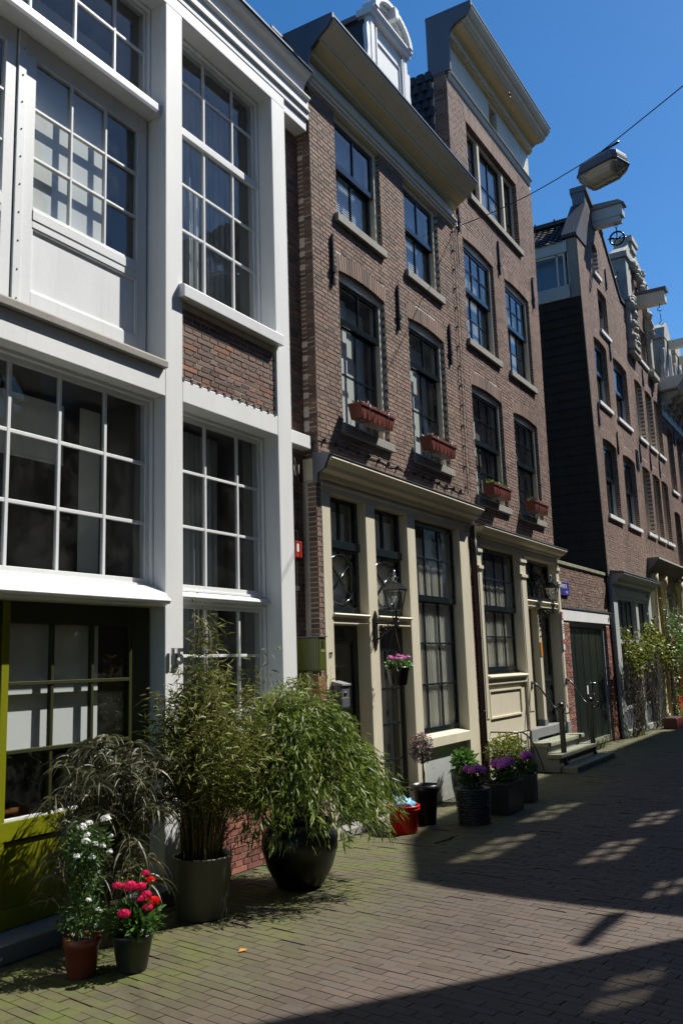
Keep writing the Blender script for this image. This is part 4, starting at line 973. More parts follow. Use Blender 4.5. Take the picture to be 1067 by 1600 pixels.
# ================================================================== GARDEN WALL WITH GATE
def gatewall():
    G = root('gate_wall', (17.5, 0, 0), 'low brick wall with a dark green double gate under a cream lintel', 'wall')
    Y = .06
    brickwork(G, 15.70, 19.42, 2.60, 3.40, Y, [], 'brick15', 'mortar', nobj=60, seed=31, wall_t=.25)
    brickwork(G, 15.70, 16.35, 0, 2.36, Y, [], 'brickred', 'mortar', nobj=60, seed=32, wall_t=.25)
    brickwork(G, 18.98, 19.42, 0, 2.36, Y, [], 'brickred', 'mortar', nobj=60, seed=33, wall_t=.25)
    MB().box(15.69, 19.43, Y-.03, Y+.28, 3.40, 3.47).build('coping', 'mossstone', G, bevel=.01)
    m = MB(); m.box(15.70, 19.43, Y-.015, Y+.25, 2.375, 2.60); m.build('lintel', 'white2', G, bevel=.006)
    MB().box(15.70, 19.43, Y-.03, Y+.0, 2.602, 2.63).build('drip_edge', 'zinc', G)
    m = MB(); m.box(16.36, 16.44, Y+.05, Y+.15, 0, 2.37); m.box(18.88, 18.97, Y+.05, Y+.15, 0, 2.37); m.box(16.44, 18.88, Y+.05, Y+.15, 2.28, 2.37); m.build('gate_frame', 'palegrey', G, bevel=.004)
    for i in range(5):
        a = 16.45+i*.487; MB().box(a, a+.462, Y+.09, Y+.13, .14, 2.27).build('board', 'gate', G, bevel=.008)
    MB().box(16.45, 18.88, Y+.14, Y+.17, .1, 2.28).build('gate_back', 'black', G)
    MB().box(16.45, 18.87, Y+.07, Y+.138, .02, .138).build('kick_board', 'mossstone', G)
    m = MB(); m.sphere((17.95, Y+.06, 1.18), .035, 12, 8); m.sphere((17.95, Y+.08, .98), .012, 8, 5); m.build('knob', 'chrome', G)
    MB().box(17.5, 17.58, Y+.082, Y+.089, 1.0, 1.16).build('sticker', 'whiteflat', G)
    text('house_number', '21', .11, (19.1, Y-.02, 2.43), 'blackflat', G, .002)
gatewall()
def street_sign():
    o = MB().box(15.74, 16.40, .025, .035, 2.84, 3.08).build('street_sign', 'purple'); single(o, 'blue street name plate on the low brick wall beside the cream pilaster', 'sign')
    o2 = MB().box(15.735, 16.405, .0352, .045, 2.835, 3.085).build('sign_backing', 'whiteflat', o)
    text('lettering', 'EHAVENSTR.', .105, (15.76, .022, 2.965), 'whiteflat', o, .001, sx=.86)
    text('lettering', 'CENTR.', .06, (16.16, .022, 2.875), 'whiteflat', o, .001, sx=.8)
street_sign()
def notice():
    o = MB().box(15.555, 15.645, -.05, -.034, 1.85, 2.52).build('notice_plate', 'whiteflat'); single(o, 'narrow white plate with a red top fixed to the last cream pilaster', 'sign')
    MB().box(15.56, 15.64, -.053, -.0505, 2.37, 2.51).build('red_field', 'red_plastic', o); MB().box(15.585, 15.615, -.0555, -.0535, 2.40, 2.48).build('mark', 'whiteflat', o)
    for i in range(5): MB().box(15.57, 15.63, -.053, -.0505, 2.28-i*.035, 2.292-i*.035).build('line_of_print', 'blackflat', o)
    MB().box(15.57, 15.63, -.053, -.0505, 1.95, 2.03).build('red_field', 'red_plastic', o)
notice()
# ================================================================== HOUSES FURTHER DOWN
def simple_window(H, x0, x1, z0, z1, zr, Y=0, dep=.10, fm='palegrey', sm='black', cols=1, deep=False):
    m = MB(); fw = .07; y = Y+dep
    m.box(x0, x0+fw, y, y+.1, z0, z1); m.box(x1-fw, x1, y, y+.1, z0, z1); m.box(x0+fw, x1-fw, y, y+.1, z1-.08, z1+.06); m.box(x0+fw, x1-fw, y, y+.1, z0, z0+.05)
    w = m.build('window', fm, H, bevel=.004)
    a, b = x0+fw, x1-fw; xs = [a+(b-a)*i/cols for i in range(1, cols)]
    sash(w, a, b, zr, z1-.08, y+.0, xs, [], sm, st=.06, bot=.09, dep=.05); sash(w, a, b, z0+.05, zr+.02, y+.06, xs, [], sm if fm != 'cream' else fm, st=.05, dep=.04)
    roomof(w, a, b, z0+.05, z1-.1, y+.1, .8); roller(w, a+.03, b-.03, z0+.1, zr-.1, y+.2, 'curtaingrey')
    s = MB(); s.box(x0-.04, x1+.04, Y-.055, y, z0-.09, z0); s.build('sill', 'white2', w, bevel=.006)
    return w
def house23():
    H = root('house', (21.2, 0, 0), 'gabled brick house with black tarred side wall and pale grey shopfront behind the vine', 'house')
    ops = [dict(x0=19.72, x1=20.85, z0=7.42, z1=8.95, rise=.05), dict(x0=21.45, x1=22.85, z0=7.42, z1=8.95, rise=.05),
           dict(x0=19.76, x1=21.0, z0=4.82, z1=6.55, rise=.05), dict(x0=21.60, x1=22.9, z0=4.82, z1=6.52, rise=.05),
           dict(x0=20.45, x1=21.3, z0=9.35, z1=10.4, rise=.03), dict(x0=20.25, x1=20.8, z0=10.75, z1=11.45, rise=.12)]
    xl = lambda z: 19.40-(z*.047 if z < 9.7 else .456)
    def top(z):
        if z < 9.7: return (18.5, 23.42)
        if z > 12.75: return None
        L = 18.95 if z < 11.1 else (19.10+(z-11.1)*.9 if z < 12.25 else 20.05)
        Rr = 23.4 if z < 10.9 else (22.9-(z-10.9)*1.25 if z < 12.15 else 21.3-max(0, z-12.2)*2.5)
        return (L, Rr)
    brickwork(H, 18.7, 23.42, 3.45, 12.75, 0, ops, 'brick4', 'mortar', nobj=60, seed=41, xl=xl, top=top, p=.054)
    for o in ops[:4]: simple_window(H, o['x0'], o['x1'], o['z0'], o['z1'], o['z0']+(o['z1']-o['z0'])*.5)
    simple_window(H, 20.45, 21.3, 9.35, 10.4, 9.9); simple_window(H, 20.25, 20.8, 10.75, 11.45, 11.1)
    for x, z in ((19.56, 7.0), (21.15, 6.65), (23.1, 6.6), (23.25, 6.6), (21.2, 9.0), (21.4, 10.9)): anchor(H, x, z-.2, z+.25)
    # black tarred weatherboards on the side wall
    n = 46
    for i in range(n):
        z = .0+i*.21; zt = z+.215; X = 19.38-z*.047; m = MB()
        m.add([(X, .02, z), (X-.009, .02, z), (X-.009, 7.0, z), (X, 7.0, z), (X+.01, .02, zt), (X-.0, .02, zt), (X-.0, 7.0, zt), (X+.01, 7.0, zt)], [(0, 1, 2, 3), (4, 7, 6, 5), (1, 5, 6, 2), (0, 4, 5, 1), (2, 6, 7, 3)])
        m.build('weatherboard', 'tar', H)
    MB().add([(19.26, -.012, 3.4), (19.20, -.012, 3.4), (18.90, -.012, 9.65), (18.96, -.012, 9.65), (19.26, .03, 3.4), (19.20, .03, 3.4), (18.90, .03, 9.65), (18.96, .03, 9.65)], [(0, 1, 2, 3), (1, 5, 6, 2), (4, 7, 6, 5), (0, 3, 7, 4)]).build('corner_board', 'tar', H)
    # glazed side dormer, roof, gable cap
    m = MB(); m.box(18.90, 19.3, .23, 6.9, 9.66, 9.97); m.box(18.90, 19.3, .23, 6.9, 10.76, 11.04); s = m.build('side_dormer', 'palegrey', H, bevel=.006)
    m = MB(); m.box(18.93, 18.99, .30, .34, 9.97, 10.76); m.box(18.93, 18.99, .46, .50, 9.97, 10.76); m.box(18.93, 18.99, .34, 6.8, 10.71, 10.76); m.build('dormer_frame', 'cream', s)
    MB().box(18.95, 18.955, .34, 6.8, 9.97, 10.71).build('pane', 'glass', s)
    MB().box(19.2, 19.3, .25, 6.8, 9.97, 10.76).build('dormer_inside', 'zinc', s)
    MB().box(18.93, 19.4, .012, .225, 9.66, 11.08).build('pier', 'stone', H, bevel=.01)
    MB().prism_y([(18.95, 11.04), (23.5, 10.0), (21.2, 12.0), (20.3, 12.15)], .3, 6.9).build('roof', 'slate', H)
    tm = MB()
    for r in range(9):
        for c in range(44):
            t0, t1 = r/9, (r+1.12)/9; xa, za = 18.88+1.4*t0, 11.0+1.15*t0; xb, zb = 18.88+1.4*t1, 11.0+1.15*t1
            y = .32+c*.15; vs = []
            for q in range(4):
                h = .03*math.sin(math.pi*q/3); vs += [(xa-.03-h, y+q*.045, za+.02), (xb-h, y+q*.045, zb)]
            tm.add(vs, [(2*q, 2*q+1, 2*q+3, 2*q+2) for q in range(3)], random.random())
    tm.build('roof_tile', 'tile', H, kind='stuff')
    m = MB(); m.box(20.15, 20.4, .25, 6.9, 12.12, 12.22)
    for i in range(14): m.box(20.12, 20.43, .3+i*.48, .34+i*.48, 12.16, 12.25)
    m.build('ridge_tile', 'tile', H, kind='stuff')
    m = MB(); m.prism_y([(19.98, 12.70), (21.4, 12.14), (21.4, 12.26), (20.02, 12.84), (19.98, 12.84)], -.06, .34); m.box(20.0, 20.048, .0, .3, 12.1, 12.7); m.build('gable_cap', 'zinc', H, bevel=.01)
    MB().prism_y([(18.86, 11.08), (19.65, 11.12), (20.2, 12.28), (19.94, 12.36), (18.86, 11.16)], -.03, .32).build('zinc_flashing', 'slate', H)
    m = MB(); pts = [(21.36, 12.2), (21.42, 12.1), (22.9, 10.93), (23.4, 10.93)]
    for (a, b), (c, d) in zip(pts, pts[1:]): m.add([(a, -.04, b), (c, -.04, d), (c, -.04, d+.08), (a, -.04, b+.08), (a, .3, b), (c, .3, d), (c, .3, d+.08), (a, .3, b+.08)], [(0, 1, 2, 3), (4, 7, 6, 5), (3, 2, 6, 7), (0, 4, 5, 1)])
    m.build('gable_edge', 'slate', H)
    # hoisting beam
    m = MB(); m.box(20.58, 20.84, -.72, .05, 12.14, 12.42); m.box(20.60, 20.82, -.66, .05, 12.0, 12.14); m.build('hoisting_beam', 'palegrey', H, bevel=.006)
    MB().prism_x([(-.78, 12.42), (.05, 12.42), (.05, 12.56), (-.66, 12.52)], 20.53, 20.89).build('beam_cover', 'stone', H)
    # ground floor
    cornice_part(H, 'shop_cornice', 'palegrey', [(-.0, 3.2), (.15, 3.2), (.15, 3.48), (-.28, 3.48), (-.29, 3.45), (-.24, 3.42), (-.16, 3.36), (-.12, 3.30), (-.03, 3.26)], 19.46, 23.25)
    MB().prism_x([(-.3, 3.483), (.02, 3.483), (.02, 3.55), (-.3, 3.50)], 19.42, 23.28).build('cornice_flashing', 'zinc', H)
    m = MB(); m.box(19.46, 19.80, -.02, .2, 0, 3.2); m.box(22.85, 23.2, -.02, .2, 0, 3.2); m.box(19.8, 22.85, 0, .2, 2.96, 3.2); m.box(19.8, 22.85, -.03, .1, 3.02, 3.08); m.box(19.8, 22.85, -.01, .2, 1.95, 2.06)
    m.box(21.55, 21.78, -.01, .2, 0, 2.96); m.box(19.8, 22.85, 0, .2, 0, .12); m.build('shop_frame', 'palegrey', H, bevel=.005)
    for a, b in ((19.8, 21.55), (21.78, 22.85)):
        w = MB(); w.box(a, b, .12, .17, 2.06, 2.12); wo = w.build('window', 'palegrey', H)
        n = 4 if a < 20 else 2; xs = [a+(b-a)*i/n for i in range(1, n)]
        sash(wo, a, b, 2.06, 2.96, .10, xs, [], 'black', st=.04); sash(wo, a, b, .55, 1.95, .10, xs[::2], [], 'palegrey', st=.07)
        roomof(wo, a, b, .6, 2.9, .2, .8); pleats(wo, a, b, .6, 2.9, .26, 'curtaingrey', .02, .12)
        MB().box(a, b, .08, .16, .12, .55).build('apron_panel', 'zinc', wo, bevel=.004)
    return H
house23()
def house25():
    H = root('house', (25.4, 0, 0), 'brick house with grey carved sandstone neck gable and cream columned shopfront', 'house')
    ops = []
    for x0 in (23.72, 24.98, 26.15):
        ops += [dict(x0=x0, x1=x0+.9, z0=7.42, z1=9.0, rise=.05, sh=.2), dict(x0=x0, x1=x0+.95, z0=4.86, z1=6.6, rise=.05, sh=.2)]
    ops += [dict(x0=24.5, x1=25.7, z0=9.85, z1=10.9, rise=0, sh=.2)]
    def top(z):
        if z < 9.7: return (23.43, 27.3)
        if z < 12.6: return (23.75, 26.1)
        return None
    brickwork(H, 23.43, 27.3, 3.9, 12.6, 0, ops, 'brick3', 'mortar', nobj=40, seed=51, top=top, p=.056, L=.24)
    for o in ops: simple_window(H, o['x0'], o['x1'], o['z0'], o['z1'], o['z0']+(o['z1']-o['z0'])*.5, dep=.16, fm='yellowcream')
    for x, z in ((24.85, 9.1), (26.0, 9.1), (23.6, 6.7), (24.85, 6.7), (26.05, 6.7)): anchor(H, x, z, z+.4)
    MB().prism_y([(23.5, 9.6), (27.2, 9.6), (25.0, 12.3)], .3, 7).build('roof', 'slate', H)
    # carved stonework
    m = MB(); m.box(23.45, 23.95, -.12, .32, 9.9, 12.35); m.box(23.38, 24.02, -.18, .34, 12.35, 12.52); m.box(23.40, 24.0, -.16, .33, 11.1, 11.22); m.box(23.38, 24.0, -.2, .33, 9.75, 9.9); m.box(23.42, 24.2, -.16, .3, 9.62, 9.75)
    m.box(25.9, 26.2, -.12, .32, 9.9, 12.3); m.box(25.85, 26.25, -.16, .34, 12.3, 12.46); m.box(25.8, 26.6, -.16, .3, 9.62, 9.78)
    m.prism_y([(23.4, 12.521), (26.25, 12.461), (25.9, 12.8), (25.2, 12.95), (24.9, 13.12), (24.2, 13.12), (24.0, 12.9)], -.1, .3)
    m.box(24.2, 24.95, -.2, .32, 13.12, 13.3); m.box(24.3, 24.85, -.16, .3, 12.9, 13.12)
    c = m.build('gable_stonework', 'sand', H, bevel=.02)
    rr = random.Random(5); m = MB()
    for i in range(60):
        t = rr.random(); k = i % 3
        if k == 0: p = (23.7+rr.uniform(-.2, .2), -.15, 9.9+t*1.4)
        elif k == 1: p = (23.9+t*1.5, -.14, 12.6-t*.2-abs(t-.5)*.6+rr.uniform(-.15, .1))
        else: p = (25.5+t*.6, -.14, 12.8-t*1.9)
        m.sphere(p, rr.uniform(.06, .12), 7, 5, sz=rr.uniform(.7, 1.6))
    m.build('carving', 'sand', c, kind='stuff')
    MB().tube([(22.7, .1, 11.4), (23.5, .1, 12.0)], .014, 5).tube([(22.5, .1, 11.2), (23.5, .1, 11.75)], .014, 5).build('iron_stay', 'iron', H)
    m = MB(); m.box(24.85, 25.15, -.8, .05, 11.42, 11.75); m.build('hoisting_beam', 'cream', H, bevel=.006); MB().box(24.8, 25.2, -.86, .05, 11.752, 11.83).build('beam_cover', 'zinc', H)
    # shopfront
    cornice_part(H, 'shop_cornice', 'stone', [(-.0, 3.78), (.15, 3.78), (.15, 4.15), (-.30, 4.15), (-.31, 4.10), (-.24, 4.05), (-.15, 3.95), (-.06, 3.88)], 23.30, 27.4)
    m = MB(); m.box(23.43, 27.3, .06, .2, 3.4, 3.78)
    for x in (23.9, 26.9): m.box(x, x+.4, .05, .2, 0, 3.4)
    m.box(24.9, 25.2, .05, .2, 0, 3.4); m.build('shop_frame', 'yellowcream', H, bevel=.006)
    for x in (23.6, 24.75, 27.0):
        p = MB(); p.lathe((x+.1, -.02, 0), [(.13, 0), (.13, .25), (.09, .3), (.085, 2.2), (.11, 2.24), (.085, 2.28), (.075, 3.45), (.12, 3.52), (.14, 3.6), (.14, 3.78)], 14); p.build('column', 'yellowcream', H)
    for a, b in ((25.2, 26.9),):
        w = MB(); w.box(a, b, .12, .16, 3.3, 3.4); wo = w.build('window', 'palegrey', H); sash(wo, a, b, 2.2, 3.3, .1, [(a+b)/2], [], 'white', st=.07); roomof(wo, a, b, 2.2, 3.3, .2, .7); pleats(wo, a, b, 2.2, 3.3, .25, 'curtaingrey')
        d = MB(); d.box(a, a+.14, .1, .15, 0, 2.2); d.box(b-.14, b, .1, .15, 0, 2.2); d.box(a+.14, b-.14, .1, .15, .0, .55); d.box(a+.14, b-.14, .1, .15, 2.02, 2.2); d.box((a+b)/2-.06, (a+b)/2+.06, .1, .15, .55, 2.02); do = d.build('door', 'red_paint', H, bevel=.005); pane(do, a+.14, b-.14, .55, 2.02, .13); roomof(do, a, b, .5, 2.1, .2, .7)
    MB().box(23.95, 24.9, .1, .15, .5, 3.4).build('shop_glass', 'glass', H)
    roomof(H, 24.0, 24.9, .5, 3.4, .17, .7)
house25()
def house27():
    H = root('house', (29.5, 0, 0), 'far brick house with a heavy bracketed grey cornice and two white hoisting beams', 'house')
    ops = []
    for x0 in (27.75, 29.3, 30.85):
        ops += [dict(x0=x0, x1=x0+.95, z0=6.6, z1=8.5, rise=.07, sh=.18), dict(x0=x0, x1=x0+.95, z0=4.0, z1=5.9, rise=.07, sh=.18)]
    brickwork(H, 27.32, 34, 0, 8.8, 0, ops, 'brick3', 'mortard', nobj=20, seed=61, p=.056, L=.24)
    for o in ops: simple_window(H, o['x0'], o['x1'], o['z0'], o['z1'], o['z0']+1.0, dep=.14, fm='yellowcream')
    for x in (28.95, 30.5): anchor(H, x, 8.2, 8.6)
    m = MB(); m.box(27.32, 34, -.04, .3, 8.8, 9.15); m.box(27.32, 34, -.10, .3, 9.15, 9.22); m.build('frieze', 'palegrey', H, bevel=.01)
    for x in [27.5+.75*i for i in range(9)]:
        m = MB(); m.prism_x([(-.04, 8.95), (.1, 8.95), (.1, 9.55), (-.5, 9.55), (-.5, 9.45), (-.3, 9.35), (-.14, 9.15)], x-.09, x+.09); bk = m.build('bracket', 'sand', H); MB().sphere((x, -.2, 9.28), .11, 10, 6).build('boss', 'sand', bk)
    cornice_part(H, 'cornice', 'palegrey', [(-.05, 9.552), (.3, 9.552), (.3, 9.95), (-.75, 9.95), (-.76, 9.88), (-.7, 9.80), (-.6, 9.70), (-.56, 9.62)], 27.2, 34)
    MB().box(27.4, 34, .4, 7, 8.8, 11.2).build('roof', 'slate', H)
    for x in (28.4, 30.2, 32.2):
        m = MB(); m.box(x, x+1.0, -.1, .6, 9.95, 11.6); m.prism_y([(x-.1, 11.6), (x+1.1, 11.6), (x+.9, 12.0), (x+.5, 12.25), (x+.1, 12.0)], -.12, .6)
        m.prism_y([(x-.45, 9.95), (x, 9.95), (x, 11.3), (x-.12, 11.2), (x-.15, 10.8), (x-.35, 10.5)], -.08, .05); m.prism_y([(x+1.0, 9.95), (x+1.45, 9.95), (x+1.35, 10.5), (x+1.15, 10.8), (x+1.12, 11.2), (x+1.0, 11.3)], -.08, .05)
        d = m.build('dormer', 'sand', H, bevel=.01); MB().box(x+.2, x+.8, -.115, -.105, 10.1, 11.2).build('shutter', 'slate', d)
        MB().box(x+.42, x+.62, -1.15, -.12, 11.35, 11.62).build('hoisting_beam', 'cream', H, bevel=.006)
house27()
# ================================================================== STREET FURNITURE
def pulley():
    x, y = 20.71, -.52; P = root('pulley', (x, y, 11.5), 'black five spoked hoisting wheel hanging from the grey beam', 'pulley')
    zc = 11.62; r = .17; m = MB(); m.tube([(x, y+r*math.cos(t), zc+r*math.sin(t)) for t in [2*math.pi*i/28 for i in range(28)]], .024, 8, closed=True); m.build('rim', 'iron', P)
    m = MB()
    for k in range(5): a = math.pi/2+2*math.pi*k/5; m.tube([(x, y, zc), (x, y+r*math.cos(a), zc+r*math.sin(a))], .012, 6)
    m.sphere((x, y, zc), .035, 10, 6); m.tube([(x, y-.22, zc-.03), (x, y+.22, zc+.03)], .014, 6); m.build('spoke', 'iron', P)
    m = MB(); m.tube([(x+.02, y, zc), (x+.02, y, zc+.26), (x, y, zc+.28)], .014, 6); m.tube([(x, y+.03*math.cos(t), zc+.31+.035*math.sin(t)) for t in [2*math.pi*i/14 for i in range(14)]], .009, 6, closed=True); m.tube([(x, y, 11.96), (x, y, 12.01)], .012, 6); m.build('hook', 'iron', P)
pulley()
def hanging_hook():
    x, y = 25.0, -.62; m = MB(); zt = 11.42
    m.tube([(x, y, zt), (x, y, zt-.08)]+[(x, y+.06*math.sin(t), zt-.15+.06*math.cos(t)) for t in [R(q) for q in range(0, 250, 25)]], .012, 6)
    m.tube([(x, y, zt-.2), (x, y, zt-.52)]+[(x, y+.05*math.sin(t), zt-.57+.05*math.cos(t)) for t in [R(q) for q in range(30, 260, 25)]], .010, 6)
    single(m.build('hoisting_hook', 'iron'), 'black double hook hanging from the cream beam of the carved gable', 'hook')
hanging_hook()
LP = Vector((10.05, -2.62, 7.45))
def street_lamp():
    a = Vector((11.82, .0, 8.22)); b = Vector((8.0, -6.2, 8.12)); c = LP+Vector((0, 0, .20))
    m = MB(); pts = []
    for i in range(13): t = i/12; p = a.lerp(c, t); p.z -= .08*math.sin(math.pi*t); pts.append(p)
    m.tube(pts, .007, 6); pts = []
    for i in range(13): t = i/12; p = c.lerp(b, t); p.z -= .04*math.sin(math.pi*t); pts.append(p)
    m.tube(pts, .007, 6)
    single(m.build('span_wire', 'cable'), 'dark wire spanning the street from the brown brick wall to the lamp', 'wire')
    wb = MB(); wb.tube([(11.82, .05, 8.22), (11.82, -.06, 8.22)], .014, 6); wb.tube([(11.80, -.03, 8.4), (11.78, -.03, 8.0), (11.8, -.03, 7.6)], .006, 5); single(wb.build('wall_hook', 'iron'), 'iron eye on the brick wall where the lamp wire is fixed', 'hook')
    L = root('street_lamp', LP, 'grey street lamp with a clear box diffuser hung on a wire across the street', 'street lamp')
    d = (b-a).normalized(); ux = Vector((d.x, d.y, 0)).normalized(); uy = Vector((-ux.y, ux.x, 0)); uz = Vector((0, 0, 1))
    ang = R(14)   # the housing hangs askew
    ux2 = (ux*math.cos(R(12))+uy*math.sin(R(12))); uy2 = uz.cross(ux2)
    tx = (ux2*math.cos(ang)*1+uz*math.sin(R(4))).normalized()
    def T(x, y, z): return LP+ux2*x+uy2*y+uz*z
    def ring(hx, hy, z, ch=.05):
        return [T(*p, z) for p in ((-hx+ch, -hy), (hx-ch, -hy), (hx, -hy+ch), (hx, hy-ch), (hx-ch, hy), (-hx+ch, hy), (-hx, hy-ch), (-hx, -hy+ch))]
    def loft(rings, nm, mat):
        m = MB(); vs = [p for r in rings for p in r]; n = 8; fs = []
        for i in range(len(rings)-1): fs += [(i*n+k, i*n+(k+1) % n, (i+1)*n+(k+1) % n, (i+1)*n+k) for k in range(n)]
        fs += [tuple(range(n))[::-1], tuple(range((len(rings)-1)*n, len(rings)*n))]
        return m.add(vs, fs).build(nm, mat, L, bevel=.006)
    loft([ring(.27, .16, -.04), ring(.27, .16, .02), ring(.26, .15, .07), ring(.22, .12, .105)], 'housing', 'zinc')
    loft([ring(.285, .175, -.06), ring(.285, .175, -.04)], 'rim', 'dark_pot')
    loft([ring(.19, .09, -.20, .03), ring(.26, .15, -.12, .04), ring(.275, .165, -.062)], 'diffuser', 'diffuser')
    loft([ring(.16, .05, -.11, .02), ring(.2, .1, -.05, .02)], 'reflector', 'chrome')
    m = MB(); u = Vector((d.x, d.y, 0)).normalized()
    m.tube([T(0, 0, .10), T(0, 0, .18)], .02, 6); m.tube([LP+uz*.20-u*.28, LP+uz*.17+u*.28], .017, 6); m.tube([T(-.3, 0, .10), T(-.32, 0, .04), T(-.29, .0, -.0), T(-.26, 0, .0)], .006, 5); m.build('hanger', 'iron', L)
street_lamp()
def lantern(x, yw, z, label, reach=.27):
    """wall lantern: z = bottom of the glass body"""
    L = root('wall_lantern', (x, yw, z), label, 'lantern'); y = yw-reach
    m = MB(); m.box(x-.035, x+.035, yw-.02, yw, z-.36, z-.06); m.prism_y([(x-.035, z-.06), (x+.035, z-.06), (x, z-.0)], yw-.02, yw); m.prism_y([(x-.03, z-.36), (x, z-.44), (x+.03, z-.36)], yw-.015, yw); m.build('back_plate', 'iron', L)
    m = MB(); m.tube([(x, yw-.01, z-.14), (x, y-.03, z-.14)], .012, 6); m.box(x-.022, x+.022, y-.022, y+.022, z-.19, z-.09); m.sphere((x, y, z-.2), .018, 8, 5)
    for (cy, cz, r, a0, a1) in ((yw-.075, z-.215, .05, 90, 400), (yw-.15, z-.195, .035, 100, 420), (yw-.20, z-.175, .022, 90, 400)):
        m.tube([(x, cy+r*(1-i/26)*math.cos(R(a0+(a1-a0)*i/16)), cz+r*(1-i/26)*math.sin(R(a0+(a1-a0)*i/16))) for i in range(17)], .007, 5)
    m.tube([(x, yw-.01, z-.33), (x, yw-.06, z-.3), (x, yw-.13, z-.25), (x, yw-.2, z-.2), (x, y, z-.17)], .009, 6); m.build('bracket', 'iron', L)
    m = MB(); m.tube([(x, y, z-.12), (x, y, z)], .013, 8)
    for s in (-1, 1): m.tube([(x+s*.02, y, z-.09), (x+s*.06, y, z-.11), (x+s*.085, y, z-.075), (x+s*.075, y, z-.035), (x+s*.05, y, z-.03)], .007, 5)
    m.build('stem', 'iron', L)
    b, t, h = .052, .088, .20; m = MB()
    cb = [(x-b, y-b), (x+b, y-b), (x+b, y+b), (x-b, y+b)]; ct = [(x-t, y-t), (x+t, y-t), (x+t, y+t), (x-t, y+t)]
    for (p, q), (r, s) in zip(cb, ct): m.tube([(p, q, z), (r, s, z+h)], .007, 4)
    m.box(x-b-.01, x+b+.01, y-b-.01, y+b+.01, z-.012, z+.004); m.box(x-t-.008, x+t+.008, y-t-.008, y+t+.008, z+h, z+h+.012); m.build('cage', 'iron', L)
    for i in range(4):
        j = (i+1) % 4; v = [(cb[i][0], cb[i][1], z), (cb[j][0], cb[j][1], z), (ct[j][0], ct[j][1], z+h), (ct[i][0], ct[i][1], z+h)]
        MB().add(v, [(0, 1, 2, 3)]).build('pane', 'glass', L)
    m = MB(); e = t+.028; vs = [(x-e, y-e, z+h+.012), (x+e, y-e, z+h+.012), (x+e, y+e, z+h+.012), (x-e, y+e, z+h+.012)]+[(x+a*.03, y+c*.03, z+h+.10) for a, c in ((-1, -1), (1, -1), (1, 1), (-1, 1))]
    m.add(vs, [(3, 2, 1, 0), (0, 1, 5, 4), (1, 2, 6, 5), (2, 3, 7, 6), (3, 0, 4, 7), (4, 5, 6, 7)]); m.build('lantern_roof', 'black', L)
    m = MB(); m.lathe((x, y, z+h+.10), [(.022, 0), (.03, .02), (.02, .04), (.045, .05), (.012, .062), (.018, .085), (.008, .11), (.002, .135)], 10); m.build('finial', 'chrome', L)
    m = MB(); m.lathe((x, y, z+.01), [(.012, 0), (.012, .05), (.028, .08), (.028, .12), (.004, .15)], 10); m.build('bulb', 'diffuser', L)
lantern(8.75, -.008, 2.29, 'black wall lantern above the hanging flower basket')
lantern(14.66, .05, 2.66, 'black wall lantern over the door post of the double doors', .24)
def boxes():
    B = root('meter_box', (7.45, -.1, 1.72), 'tall olive green metal utility box beside house number 17', 'utility box')
    MB().box(7.43, 7.565, -.10, .165, 1.66, 1.98).build('body', 'green_metal', B, bevel=.008); MB().box(7.42, 7.575, -.11, .168, 1.982, 1.995).build('lid', 'zinc', B)
    m = MB(); m.box(7.48, 7.52, -.104, -.1005, 1.88, 1.95); m.build('emblem', 'blackflat', B)
    for i in range(3): text('number_marking', '626'[i], .03, (7.465+.024*i, -.103, 1.84), 'whiteflat', B, .0005)
    m = MB(); m.box(7.44, 7.56, -.08, -.0, 1.2, 1.6); 
    single(m.build('conduit_cover', 'terra'), 'reddish brown conduit cover under the green utility box', 'cover')
    for k, (x, lab) in enumerate(((7.37, 'red alarm box with white label, nearer the white house'), (7.445, 'narrow plain red alarm box, nearer the brown house'))):
        m = MB(); w = .06 if k == 0 else .04; m.box(x, x+w, .10, .168, 2.78, 2.95); o = m.build('alarm_box', 'red_paint', None, bevel=.008); single(o, lab, 'alarm box')
        if k == 0: MB().box(x+.012, x+w-.012, .0965, .0995, 2.84, 2.92).build('label_plate', 'whiteflat', o)
    m = MB(); r = random.Random(2)
    for k in range(3):
        x = 7.36+k*.06; z = 3.75; pts = []
        while z > 2.0: pts.append((x+r.uniform(-.02, .02), .14-.01*k, z)); z -= .16
        m.tube(pts, .009, 5)
    m.tube([(7.25, .12, 3.9), (7.2, .1, 3.7), (7.24, .12, 3.55), (7.4, .12, 3.52), (7.44, .12, 3.7), (7.38, .12, 3.86)], .007, 5)
    for z in (3.4, 3.05, 2.45): m.box(7.33, 7.5, .12, .168, z, z+.05)
    single(m.build('wall_cables', 'cable'), 'tangle of dark cables down the recess between the white and brown houses', 'cables')
    P = root('mailbox', (7.9, -.08, 1.38), 'grey metal mailbox on the cream post next to door 17', 'mailbox')
    MB().box(7.80, 7.96, -.12, -.01, 1.28, 1.50).build('body', 'zinc', P, bevel=.01); MB().prism_x([(-.135, 1.50), (-.0, 1.50), (-.0, 1.55), (-.135, 1.515)], 7.795, 7.965).build('lid', 'grey_plastic', P)
    m = MB(); m.tube([(7.87, -.121, 1.42), (7.87, -.128, 1.42)], .02, 12); m.build('lock', 'iron', P)
    m = MB(); m.tube([(11.70, -.06, 3.42), (11.69, -.05, 3.2), (11.70, -.045, .05)], .028, 10); m.box(11.665, 11.735, -.08, -.0, 3.42, 3.6)
    for z in (3.0, 2.0, 1.0): m.tube([(11.70, -.045, z), (11.70, -.045, z+.03)], .033, 10)
    single(m.build('downpipe', 'cable'), 'thin dark downpipe between the two cream ground floors', 'downpipe')
boxes()
